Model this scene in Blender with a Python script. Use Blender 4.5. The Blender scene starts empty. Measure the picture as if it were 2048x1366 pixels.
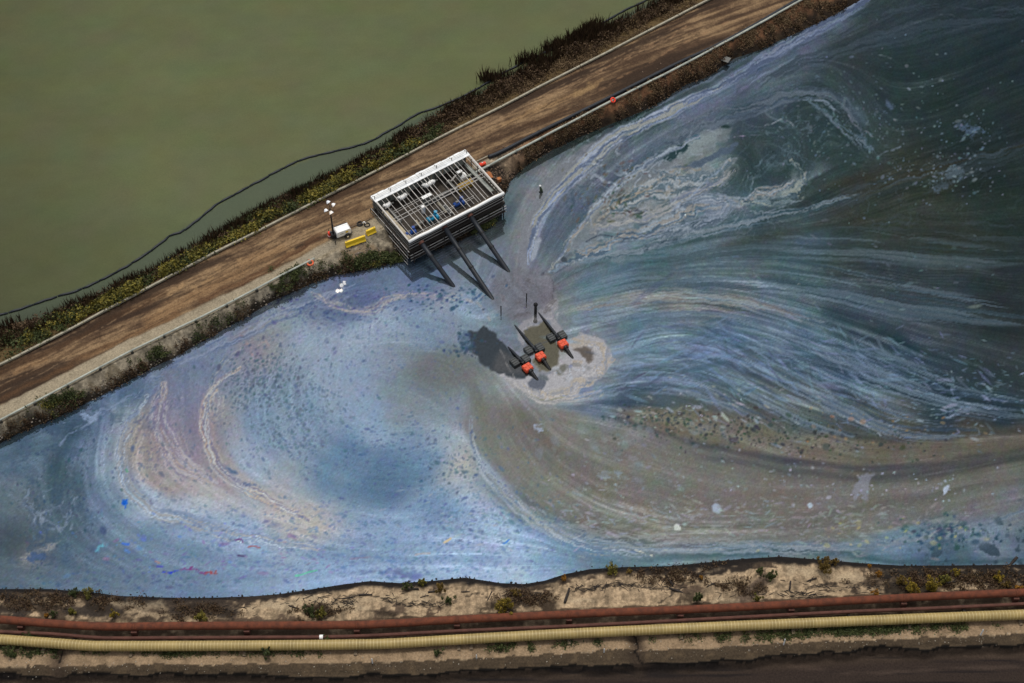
import bpy, math, random
import numpy as np
from mathutils import Vector, Matrix
random.seed(7); RNG = np.random.default_rng(11)
R = math.radians
# ------------------------------------------------------------------ camera, sky, sun, exposure
ELEV = R(52.0); FPX = 3003.0; DIST = 214.5
CE, SE = math.cos(ELEV), math.sin(ELEV)
CAM = np.array([0.0, -DIST*CE, DIST*SE])
sc = bpy.context.scene
cd = bpy.data.cameras.new('camera'); cam = bpy.data.objects.new('camera', cd); sc.collection.objects.link(cam)
cd.sensor_width = 36.0; cd.lens = 36.0*FPX/2048.0; cd.clip_start = 1.0; cd.clip_end = 6000.0
cam.location = CAM.tolist(); cam.rotation_euler = (math.pi/2-ELEV, 0, 0)
sc.camera = cam
SUN_EL, SUN_AZ = R(76), R(-4)          # azimuth measured from +Y towards +X
wd = bpy.data.worlds.new('World'); sc.world = wd; wd.use_nodes = True
wn = wd.node_tree; wn.nodes.clear()
sky = wn.nodes.new('ShaderNodeTexSky'); sky.sky_type = 'NISHITA'; sky.sun_disc = False
sky.sun_elevation = SUN_EL; sky.sun_rotation = SUN_AZ; sky.air_density = 1.2; sky.dust_density = 3.0; sky.ozone_density = 1.0
hs = wn.nodes.new('ShaderNodeHueSaturation'); hs.inputs['Saturation'].default_value = 0.25
bg = wn.nodes.new('ShaderNodeBackground'); bg.inputs['Strength'].default_value = 0.085
wo = wn.nodes.new('ShaderNodeOutputWorld')
wn.links.new(sky.outputs[0], hs.inputs['Color']); wn.links.new(hs.outputs[0], bg.inputs['Color']); wn.links.new(bg.outputs[0], wo.inputs['Surface'])
sl = bpy.data.lights.new('sun', 'SUN'); sl.energy = 1.1; sl.angle = R(14); sl.color = (1.0, 0.95, 0.87)
so = bpy.data.objects.new('sun', sl); sc.collection.objects.link(so)
sdir = Vector((math.sin(SUN_AZ)*math.cos(SUN_EL), math.cos(SUN_AZ)*math.cos(SUN_EL), math.sin(SUN_EL)))
so.rotation_euler = sdir.to_track_quat('Z', 'Y').to_euler(); so.location = (0, 0, 120)
sc.view_settings.view_transform = 'Standard'; sc.view_settings.look = 'None'
sc.view_settings.exposure = 0.64; sc.view_settings.gamma = 1.0; sc.view_settings.use_curve_mapping = False

# ------------------------------------------------------------------ survey helpers: photo survey point + height -> metres
def P(px, py, z=0.0):
    d = np.array([px-1024.0, -(py-683.0)*SE+FPX*CE, -(py-683.0)*CE-FPX*SE])
    t = (z-CAM[2])/d[2]
    p = CAM+t*d
    return Vector((float(p[0]), float(p[1]), float(z)))
def survey(x, y, z=0.0):
    dx = x-CAM[0]; dy = y-CAM[1]; dz = z-CAM[2]
    f = dy*CE-dz*SE; u = dy*SE+dz*CE
    return 1024+FPX*dx/f, 683-FPX*u/f
def profile(pts, z):
    w = sorted([(P(a, b, z).x, P(a, b, z).y) for a, b in pts])
    x = np.array([p[0] for p in w]); y = np.array([p[1] for p in w])
    s0 = (y[min(3, len(y)-1)]-y[0])/(x[min(3, len(x)-1)]-x[0]); s1 = (y[-1]-y[-4])/(x[-1]-x[-4])
    x = np.concatenate([[x[0]-900], x, [x[-1]+900]]); y = np.concatenate([[y[0]-900*s0], y, [y[-1]+900*s1]])
    return lambda q: np.interp(q, x, y)
# ------------------------------------------------------------------ noise
def _h(ix, iy, s):
    n = (ix.astype(np.int64)*374761393+iy.astype(np.int64)*668265263+s*974711) & 0x7fffffff
    n = ((n ^ (n >> 13))*1274126177) & 0x7fffffff
    return ((n ^ (n >> 16)) & 0xffff)/65535.0
def noise(x, y, s=0):
    x = np.asarray(x, float); y = np.asarray(y, float)
    ix = np.floor(x); iy = np.floor(y); fx = x-ix; fy = y-iy
    ux = fx*fx*(3-2*fx); uy = fy*fy*(3-2*fy)
    a = _h(ix, iy, s); b = _h(ix+1, iy, s); c = _h(ix, iy+1, s); d = _h(ix+1, iy+1, s)
    return ((a+(b-a)*ux)*(1-uy)+(c+(d-c)*ux)*uy)*2-1
def fbm(x, y, s=0, o=4, g=0.5):
    t = 0; a = 1.0; n = 0
    c, q = math.cos(0.6), math.sin(0.6)
    for k in range(o):
        t = t+a*noise(x, y, s+k*17); n += a; a *= g
        x, y = (x*c-y*q)*2.03+5.2, (x*q+y*c)*2.03+1.7
    return t/n*1.5
def sstep(a, b, v):
    t = np.clip((v-a)/(b-a), 0, 1); return t*t*(3-2*t)
def lin(c):
    c = np.clip(np.asarray(c, float)/255.0, 0, 1)
    return np.where(c <= 0.04045, c/12.92, ((c+0.055)/1.055)**2.4)
# ------------------------------------------------------------------ paint helpers (pigment, oil film and painted shade laid on a surface)
def pdist(X, Y, pts):
    best = np.full(X.shape, 1e9); 
    for (x0, y0), (x1, y1) in zip(pts[:-1], pts[1:]):
        dx, dy = x1-x0, y1-y0; L = dx*dx+dy*dy+1e-9
        t = np.clip(((X-x0)*dx+(Y-y0)*dy)/L, 0, 1)
        best = np.minimum(best, np.hypot(X-x0-t*dx, Y-y0-t*dy))
    return best
def smooth_line(pts, n=5):
    pts = [np.array(p, float) for p in pts]
    if len(pts) < 3: return [tuple(p) for p in pts]
    q = [2*pts[0]-pts[1]]+pts+[2*pts[-1]-pts[-2]]; out = []
    for i in range(1, len(q)-2):
        for k in range(n):
            t = k/n; a, b, c, d = q[i-1], q[i], q[i+1], q[i+2]
            out.append(tuple(0.5*((2*b)+(-a+c)*t+(2*a-5*b+4*c-d)*t*t+(-a+3*b-3*c+d)*t**3)))
    out.append(tuple(pts[-1])); return out
class Canvas:
    """X, Y survey coordinates (2-D or 1-D arrays) and an sRGB pigment array."""
    def __init__(s, X, Y, C): s.X, s.Y, s.C = X, Y, C
    def _sel(s, pts, pad):
        xs = [p[0] for p in pts]; ys = [p[1] for p in pts]
        if s.X.ndim == 2 and hasattr(s, 'grid'):
            gx, gy = s.grid
            i0 = np.searchsorted(gx, min(xs)-pad); i1 = np.searchsorted(gx, max(xs)+pad)
            j0 = np.searchsorted(gy, min(ys)-pad); j1 = np.searchsorted(gy, max(ys)+pad)
            return (slice(j0, j1), slice(i0, i1))
        return np.nonzero((s.X > min(xs)-pad) & (s.X < max(xs)+pad) & (s.Y > min(ys)-pad) & (s.Y < max(ys)+pad))
    def blend(s, sel, m, col):
        col = np.asarray(col, float); s.C[sel] += (col-s.C[sel])*m[..., None]
    def stroke(s, pts, w, col, op=1.0, soft=0.6, wob=6.0, wsc=30.0, brk=False, seed=0):
        pts = smooth_line(pts); sel = s._sel(pts, w*1.6+wob*2+4)
        X, Y = s.X[sel], s.Y[sel]
        if X.size == 0: return
        X = X+wob*fbm(X/wsc, Y/wsc, 31+seed, 3); Y = Y+wob*fbm(X/wsc+9, Y/wsc, 57+seed, 3)
        d = pdist(X, Y, pts)
        m = op*(1-sstep(w*(1-soft), w*1.0001, d))
        if brk: m = m*np.clip(.65+1.1*fbm(X/7, Y/7, 211+seed, 2), 0.1, 1)
        s.blend(sel, m, col)
    def poly(s, pts, col, op=1.0, soft=4.0, wob=3.0, wsc=14.0, seed=0, rim=None):
        pts = smooth_line(list(pts)+[pts[0]], 4); sel = s._sel(pts, soft*2+wob*2+4)
        X, Y = s.X[sel], s.Y[sel]
        if X.size == 0: return
        X = X+wob*fbm(X/wsc, Y/wsc, 71+seed, 4); Y = Y+wob*fbm(X/wsc+9, Y/wsc+4, 97+seed, 4)
        ins = np.zeros(X.shape, bool)
        for (x0, y0), (x1, y1) in zip(pts[:-1], pts[1:]):
            c = (y0 > Y) != (y1 > Y)
            with np.errstate(divide='ignore', invalid='ignore'):
                ins ^= c & (X < (x1-x0)*(Y-y0)/(y1-y0+1e-12)+x0)
        d = pdist(X, Y, pts); d = np.where(ins, d, -d)
        s.blend(sel, op*sstep(-soft, soft, d), col)
        if rim: s.blend(sel, .6*np.exp(-((d-1.0)/2.2)**2)*np.clip(.6+fbm(X/20, Y/20, 5, 2), 0, 1), rim)
    def ribbon(s, pts, w, cols, op=1.0, ls=60.0, vs=3.0, wob=5.0, seed=0, cut=0.0, taper=True, wsc=40.0):
        """marbled band: thin parallel filaments of several film colours following a curve"""
        pts = smooth_line(pts, 6); sel = s._sel(pts, w*1.4+wob*2+4); X, Y = s.X[sel], s.Y[sel]
        if X.size == 0: return
        X = X+wob*fbm(X/wsc, Y/wsc, 131+seed, 3); Y = Y+wob*fbm(X/wsc+9, Y/wsc, 157+seed, 3)
        X = X+wob*.35*fbm(X/11, Y/11, 133+seed, 2); Y = Y+wob*.35*fbm(X/11+9, Y/11, 159+seed, 2)
        best = np.full(X.shape, 1e9); sv = np.zeros(X.shape); sv2 = np.zeros(X.shape); acc = 0.0; tot = sum(math.hypot(b[0]-a[0], b[1]-a[1]) for a, b in zip(pts[:-1], pts[1:]))
        for (x0, y0), (x1, y1) in zip(pts[:-1], pts[1:]):
            dx, dy = x1-x0, y1-y0; L = math.hypot(dx, dy)+1e-9; t = np.clip(((X-x0)*dx+(Y-y0)*dy)/L/L, 0, 1); d = np.hypot(X-x0-t*dx, Y-y0-t*dy)
            k = d < best; best = np.where(k, d, best); sv = np.where(k, np.sign((X-x0)*dy-(Y-y0)*dx)*d, sv); sv2 = np.where(k, acc+t*L, sv2); acc += L
        ww = w*(np.sin(np.clip(sv2/tot, 0.02, .98)*math.pi)**.5 if taper else 1.0)
        base = 1-sstep(0.55, 1.0, best/ww); n = len(cols)
        for i, c in enumerate(cols):
            f = fbm(sv2/ls+i*7, sv/vs+i*3.1, 170+seed*3+i, 3); s.blend(sel, np.clip(op*base*sstep(cut, cut+.22, f), 0, 1), c)
    def speck(s, x, y, a, b, ang, col, op):
        gx, gy = s.grid; r = max(a, b)+2
        i0 = np.searchsorted(gx, x-r); i1 = np.searchsorted(gx, x+r); j0 = np.searchsorted(gy, y-r); j1 = np.searchsorted(gy, y+r)
        if i1 <= i0 or j1 <= j0: return
        sel = (slice(j0, j1), slice(i0, i1)); X, Y = s.X[sel]-x, s.Y[sel]-y
        c, n = math.cos(ang), math.sin(ang)
        d = np.hypot((X*c+Y*n)/a, (-X*n+Y*c)/b)
        s.blend(sel, op*(1-sstep(0.55, 1.25, d)), col)
# ------------------------------------------------------------------ materials
def mat(name, col, rough=0.7, metal=0.0, var=0.0, vscale=3.0, bump=0.0, bscale=20.0, spec=0.3, col2=None, emit=None, estr=0):
    m = bpy.data.materials.new(name); m.use_nodes = True; nt = m.node_tree; b = nt.nodes['Principled BSDF']
    b.inputs['Roughness'].default_value = rough; b.inputs['Metallic'].default_value = metal; b.inputs['Specular IOR Level'].default_value = spec
    b.inputs['Base Color'].default_value = (*col, 1)
    if var > 0 or col2:
        tc = nt.nodes.new('ShaderNodeNewGeometry'); n = nt.nodes.new('ShaderNodeTexNoise'); n.inputs['Scale'].default_value = vscale; n.inputs['Detail'].default_value = 5; n.inputs['Roughness'].default_value = 0.65
        nt.links.new(tc.outputs['Position'], n.inputs['Vector'])
        r = nt.nodes.new('ShaderNodeValToRGB'); c2 = col2 if col2 else tuple(c*(1-var) for c in col)
        r.color_ramp.elements[0].position = 0.36; r.color_ramp.elements[1].position = 0.64
        r.color_ramp.elements[0].color = (*c2, 1); r.color_ramp.elements[1].color = (*col, 1)
        nt.links.new(n.outputs['Fac'], r.inputs['Fac']); nt.links.new(r.outputs[0], b.inputs['Base Color'])
    if bump > 0:
        tc = nt.nodes.new('ShaderNodeNewGeometry'); n = nt.nodes.new('ShaderNodeTexNoise'); n.inputs['Scale'].default_value = bscale; n.inputs['Detail'].default_value = 4
        nt.links.new(tc.outputs['Position'], n.inputs['Vector'])
        bp = nt.nodes.new('ShaderNodeBump'); bp.inputs['Strength'].default_value = bump; bp.inputs['Distance'].default_value = 0.05
        nt.links.new(n.outputs['Fac'], bp.inputs['Height']); nt.links.new(bp.outputs[0], b.inputs['Normal'])
    if emit:
        b.inputs['Emission Color'].default_value = (*emit, 1); b.inputs['Emission Strength'].default_value = estr
    return m
# ------------------------------------------------------------------ mesh helpers
COL = sc.collection
class MB:
    def __init__(s): s.v = []; s.f = []; s.mi = []
    def add(s, vs, fs, mi=0):
        o = len(s.v); s.v += [tuple(v) for v in vs]; s.f += [tuple(i+o for i in f) for f in fs]; s.mi += [mi]*len(fs); return s
    def box(s, c, d, rz=0.0, M=None, mi=0, taper=1.0):
        hx, hy, hz = d[0]/2, d[1]/2, d[2]/2
        vs = [Vector((sx*hx*(taper if sz > 0 else 1), sy*hy*(taper if sz > 0 else 1), sz*hz)) for sz in (-1, 1) for sy in (-1, 1) for sx in (-1, 1)]
        m = M if M is not None else Matrix.Rotation(rz, 3, 'Z'); vs = [m @ v+Vector(c) for v in vs]
        return s.add(vs, [(0, 2, 3, 1), (4, 5, 7, 6), (0, 1, 5, 4), (1, 3, 7, 5), (3, 2, 6, 7), (2, 0, 4, 6)], mi)
    def bar(s, a, b, w, h=None, mi=0):
        a, b = Vector(a), Vector(b); h = h or w; d = (b-a); L = d.length; d.normalize()
        up = Vector((0, 0, 1)) if abs(d.z) < 0.95 else Vector((1, 0, 0))
        x = d.cross(up).normalized(); y = x.cross(d)
        M = Matrix((x, d, y)).transposed(); return s.box((a+b)/2, (w, L, h), M=M, mi=mi)
    def tube(s, pts, r, n=10, cap=True, mi=0):
        pts = [Vector(p) for p in pts]; rs = r if isinstance(r, (list, tuple)) else [r]*len(pts); vs = []; fs = []
        px = None
        for i, p in enumerate(pts):
            d = (pts[min(i+1, len(pts)-1)]-pts[max(i-1, 0)]).normalized()
            if px is None:
                up = Vector((0, 0, 1)) if abs(d.z) < 0.95 else Vector((1, 0, 0)); px = d.cross(up).normalized()
            px = (px-d*px.dot(d)).normalized(); py = px.cross(d)
            for k in range(n):
                a = 2*math.pi*k/n; vs.append(p+(px*math.cos(a)+py*math.sin(a))*rs[i])
        for i in range(len(pts)-1):
            for k in range(n): fs.append((i*n+k, i*n+(k+1) % n, (i+1)*n+(k+1) % n, (i+1)*n+k))
        if cap: fs.append(tuple(range(n))[::-1]); fs.append(tuple((len(pts)-1)*n+k for k in range(n)))
        return s.add(vs, fs, mi)
    def torus(s, c, R_, r, n=20, k=8, M=None, mi=0):
        vs = []; fs = []
        for i in range(n):
            a = 2*math.pi*i/n
            for j in range(k):
                b = 2*math.pi*j/k; v = Vector(((R_+r*math.cos(b))*math.cos(a), (R_+r*math.cos(b))*math.sin(a), r*math.sin(b)))
                vs.append((M @ v if M else v)+Vector(c))
        for i in range(n):
            for j in range(k): fs.append((i*k+j, ((i+1) % n)*k+j, ((i+1) % n)*k+(j+1) % k, i*k+(j+1) % k))
        return s.add(vs, fs, mi)
    def blob(s, c, d, rz=0.0, n=10, m=6, p=2.0, M=None, mi=0, jit=0):
        """superellipsoid: p=2 round, larger is boxier"""
        vs = []; fs = []; mm = M if M is not None else Matrix.Rotation(rz, 3, 'Z')
        def sp(v): return math.copysign(abs(v)**(2.0/p), v)
        for i in range(m+1):
            t = -math.pi/2+math.pi*i/m
            for k in range(n):
                a = 2*math.pi*(k+0.5)/n; j = 1+random.uniform(-jit, jit)
                v = Vector((sp(math.cos(t))*sp(math.cos(a))*d[0]/2*j, sp(math.cos(t))*sp(math.sin(a))*d[1]/2*j, sp(math.sin(t))*d[2]/2*j))
                vs.append(mm @ v+Vector(c))
        for i in range(m):
            for k in range(n): fs.append((i*n+k, i*n+(k+1) % n, (i+1)*n+(k+1) % n, (i+1)*n+k))
        return s.add(vs, fs, mi)
    def build(s, name, m, parent=None, smooth=False, bevel=0.0, **tags):
        me = bpy.data.meshes.new(name); me.from_pydata(s.v, [], s.f)
        ms = m if isinstance(m, (list, tuple)) else [m]
        for q in ms: me.materials.append(q)
        if len(ms) > 1: me.polygons.foreach_set('material_index', s.mi)
        if smooth: me.polygons.foreach_set('use_smooth', [True]*len(me.polygons))
        me.update(); o = bpy.data.objects.new(name, me); COL.objects.link(o)
        if parent: o.parent = parent
        if bevel > 0:
            b = o.modifiers.new('bevel', 'BEVEL'); b.width = bevel; b.segments = 2
        for k, v in tags.items(): o[k] = v
        return o
def empty(name, loc, label, cat, group=None, rz=0.0):
    o = bpy.data.objects.new(name, None); COL.objects.link(o); o.location = loc; o.rotation_euler = (0, 0, rz)
    o.empty_display_size = 0.3; o['label'] = label; o['category'] = cat
    if group: o['group'] = group
    return o
def tag(o, label, cat, group=None):
    o['label'] = label; o['category'] = cat
    if group: o['group'] = group
    return o
def copy_tree(o, parent=None):
    c = o.copy(); COL.objects.link(c); c.parent = parent
    for ch in list(o.children): copy_tree(ch, c)
    return c
def grid_mesh(name, gx, gy, Z, C, keep, m, attr='pigment', smooth=True, **tags):
    ny, nx = Z.shape; idx = np.arange(nx*ny).reshape(ny, nx)
    kf = keep[:-1, :-1] | keep[1:, :-1] | keep[:-1, 1:] | keep[1:, 1:]
    q = np.stack([idx[:-1, :-1][kf], idx[:-1, 1:][kf], idx[1:, 1:][kf], idx[1:, :-1][kf]], -1)
    used = np.unique(q); rem = np.full(nx*ny, -1); rem[used] = np.arange(len(used)); q = rem[q]
    X, Y = np.meshgrid(gx, gy); co = np.stack([X.ravel()[used], Y.ravel()[used], Z.ravel()[used]], -1)
    me = bpy.data.meshes.new(name); me.vertices.add(len(co)); me.vertices.foreach_set('co', co.astype(np.float32).ravel())
    me.loops.add(q.size); me.loops.foreach_set('vertex_index', q.astype(np.int32).ravel())
    me.polygons.add(len(q)); me.polygons.foreach_set('loop_start', (np.arange(len(q))*4).astype(np.int32)); me.polygons.foreach_set('loop_total', np.full(len(q), 4, np.int32))
    me.polygons.foreach_set('use_smooth', np.full(len(q), smooth))
    me.update(calc_edges=True)
    if C is not None:
        a = me.color_attributes.new(attr, 'FLOAT_COLOR', 'POINT')
        c = np.ones((len(used), 4), np.float32); c[:, :3] = C.reshape(-1, 3)[used]; a.data.foreach_set('color', c.ravel())
    me.materials.append(m); o = bpy.data.objects.new(name, me); COL.objects.link(o)
    for k, v in tags.items(): o[k] = v
    return o
#@@WATER_BEGIN
# ------------------------------------------------------------------ tailings pond: oil film pattern
GX = np.arange(-170, 2230, 2.0); GY = np.arange(-170, 1340, 2.0)
CX, CY = np.meshgrid(GX, GY)
BASE = """20,920,92,110,138;60,872,72,92,118;100,900,98,116,144;150,880,60,82,108;130,950,62,82,104;20,1000,105,120,135;100,1000,76,96,114;100,1050,80,98,118;30,1080,72,86,98
60,1100,112,118,124;120,1100,78,98,128;200,1000,104,124,156;180,920,104,122,154;200,850,98,116,150;250,800,88,108,144;225,940,138,152,172;252,860,142,152,166;280,900,162,150,144
320,880,142,132,146;360,820,128,130,160;400,870,132,122,142;330,960,158,152,150;420,965,166,160,158;300,1012,152,168,192;400,1005,168,178,192;455,900,152,164,186;432,850,152,150,154
428,930,152,142,146;510,860,122,142,176;480,930,150,166,192;550,1000,166,166,164;620,1040,164,164,160;500,1060,136,156,192;400,1060,130,150,186;300,1080,108,128,158;400,1110,110,128,160
500,1150,112,132,168;400,1180,96,116,152;250,1150,96,114,142;150,1160,92,110,134;30,1160,88,104,122;650,1130,122,142,182;800,1120,122,142,178;900,1100,128,148,184;1000,1130,126,146,176;1050,1080,132,152,188
1000,1040,142,160,192;950,980,146,162,188;900,1020,106,130,170;800,1060,124,146,184;790,950,78,104,142;700,930,98,124,160;850,905,98,124,164;750,850,134,154,190;600,850,126,146,176
560,800,126,144,168;650,760,144,160,186;620,680,148,162,186;700,680,150,164,188;800,680,140,154,176;760,640,150,164,190;850,640,122,142,174;880,720,112,118,122;850,745,110,116,116
900,755,112,116,112;820,800,126,138,150;900,820,128,138,150;925,880,156,166,178;940,930,168,168,158;880,880,142,154,174;700,780,138,154,184;450,680,132,142,168;500,690,142,138,150
540,680,142,146,150;580,640,142,152,168;390,730,116,128,160;480,650,102,116,150;600,600,110,124,154;680,580,104,114,150;720,605,94,104,148;800,580,112,128,164;760,555,102,118,154
850,560,96,114,152;890,590,146,154,166;955,560,116,128,142;930,600,132,152,178;985,560,116,122,134;1020,500,116,122,132;1040,460,110,118,128;1060,400,122,127,132;1100,345,126,130,134
1020,430,84,98,106;1040,600,108,106,110;1080,580,112,112,116;1110,640,126,130,136;1000,620,112,120,144;950,640,130,142,160;1000,780,140,145,145;960,790,118,124,128;1150,720,158,156,158;1180,640,108,122,138
1300,225,70,92,96;1180,262,72,88,92;1150,320,130,140,155;1230,340,84,96,110;1300,290,92,104,120;1400,200,102,114,138;1380,240,88,102,118;1500,150,100,112,138;1600,80,96,106,132;1680,30,96,106,130;1550,170,80,94,108
1500,220,72,84,96;1650,200,50,64,68;1700,100,48,58,60;1800,150,36,48,48;1760,60,46,58,62;1900,250,32,43,41;2000,100,32,42,46;1900,50,40,50,54;1850,350,46,50,38;1750,400,52,56,46;2000,420,32,42,36;1950,330,30,38,36;2048,250,34,42,42
1600,260,60,76,82;1500,350,56,74,76;1600,350,54,70,72;1700,300,46,60,60;1530,300,58,74,78;1350,340,134,140,136;1250,400,130,132,126;1400,290,130,146,146;1200,440,124,128,128;1150,440,84,100,118
1200,490,86,110,122;1400,440,92,112,128;1500,400,90,108,126;1550,450,62,76,78;1300,500,76,102,112;1250,550,84,108,122;1400,550,96,116,132;1180,580,90,116,130;1600,540,72,94,106
1700,500,52,62,60;1600,480,76,96,108;1700,450,54,60,50;1900,480,46,52,44;1800,460,50,56,46;1800,550,56,66,72;1900,600,50,60,66;2010,600,36,42,42;1700,620,66,82,96;1250,605,122,130,132
1350,605,134,134,124;1450,615,130,134,132;1550,630,108,128,144;1350,640,112,128,138;1300,665,88,114,142;1450,680,86,110,144;1600,700,86,108,134;1700,760,70,90,116;1800,740,52,68,86
1900,800,36,50,62;2010,830,30,42,52;1400,740,86,106,136;1300,740,86,106,134;1190,790,112,128,152;1250,805,66,82,98;1330,790,76,92,104;1400,800,80,90,92;1500,780,86,102,112;1600,820,84,94,96;1700,850,76,84,84;1800,880,82,84,76
1270,830,92,92,88;1350,840,100,98,86;1500,870,106,102,88;1650,902,110,104,86;1800,908,106,99,80;1950,890,90,82,62;2040,880,80,74,58;1400,908,78,78,80;1600,938,74,76,82;1800,938,75,75,78;1950,925,64,62,58
1010,830,94,94,88;1050,900,100,98,84;1200,950,98,95,82;1400,970,96,92,82;1600,985,100,98,88;1800,985,106,102,96;2000,965,122,124,128;1950,1005,116,116,114;1700,1040,106,106,98;1500,1050,100,102,98
1300,1050,96,98,92;1200,1050,92,100,98;1060,1010,90,98,100;1300,1092,106,116,122;1500,1090,106,116,120;1700,1088,106,122,132;1300,1116,76,102,118;1500,1108,70,96,112;1800,1100,96,122,148;1950,1080,112,132,152
1900,1118,76,96,118;2040,1100,92,112,132;1100,1100,104,128,160;1180,1095,88,112,138;1200,1130,80,100,126;970,900,118,128,134;1000,960,112,124,132"""
BP = np.array([[float(q) for q in t.split(',')] for ln in BASE.split('\n') for t in ln.split(';')])
FLOW = [[(1040,560),(1050,480),(1085,410),(1150,335),(1250,258),(1400,180),(1560,90),(1700,10),(1800,-60)],
 [(1090,560),(1130,480),(1190,400),(1290,320),(1400,260),(1500,190),(1620,150),(1700,190),(1730,270),(1760,330)],
 [(1090,560),(1200,500),(1300,470),(1420,440),(1550,405),(1700,350),(1850,290),(2048,200),(2200,130)],
 [(1120,590),(1300,530),(1500,500),(1700,510),(2048,530),(2200,530)],[(1130,625),(1250,598),(1400,588),(1550,612),(1700,662),(1850,720),(2048,780),(2200,820)],
 [(1230,690),(1330,665),(1430,675),(1560,730),(1700,800),(1850,850),(2048,870),(2200,860)],[(1130,805),(1210,780),(1300,765),(1400,780),(1500,830),(1640,880),(1750,915),(1900,905),(2048,885)],
 [(1130,820),(1230,835),(1330,870),(1450,905),(1600,940),(1750,945),(1900,935),(2048,905)],
 [(940,790),(950,880),(1000,970),(1090,1050),(1200,1095),(1400,1108),(1650,1100),(1850,1080),(2048,1020)],[(1010,820),(1050,900),(1160,990),(1330,1050),(1600,1050),(1800,1015),(2048,970)],
 [(1060,830),(1150,900),(1300,960),(1500,985),(1750,975),(2048,935)],
 [(900,575),(800,590),(700,620),(580,645),(470,700),(425,760),(412,830),(435,900),(480,960),(600,1020),(750,1060),(900,1060),(1050,1090)],
 [(400,700),(320,760),(260,840),(235,930),(260,1000),(350,1050),(500,1090),(700,1120),(900,1110),(1050,1100)],
 [(560,690),(520,760),(510,850),(560,940),(660,1000),(800,1030),(900,990),(960,960)],[(650,700),(600,780),(620,870),(720,920),(830,900),(900,880),(940,920)],
 [(300,745),(190,830),(130,920),(120,1000),(170,1080),(280,1140),(450,1175),(700,1155),(900,1145),(1100,1145)],[(0,900),(100,860),(200,820),(330,750),(480,660),(600,600),(750,560)],
 [(0,1160),(100,1170),(300,1185),(500,1180)],[(1280,400),(1350,360),(1420,330),(1470,310),(1500,330),(1450,380),(1380,410),(1300,430),(1200,450)],
 [(700,700),(800,690),(900,700),(950,760)],[(1300,1125),(1600,1108),(1800,1122),(2048,1125)],[(1500,330),(1560,380),(1600,330),(1580,270),(1500,260)],[(1700,400),(1800,340),(1900,330),(2048,290)]]
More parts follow.
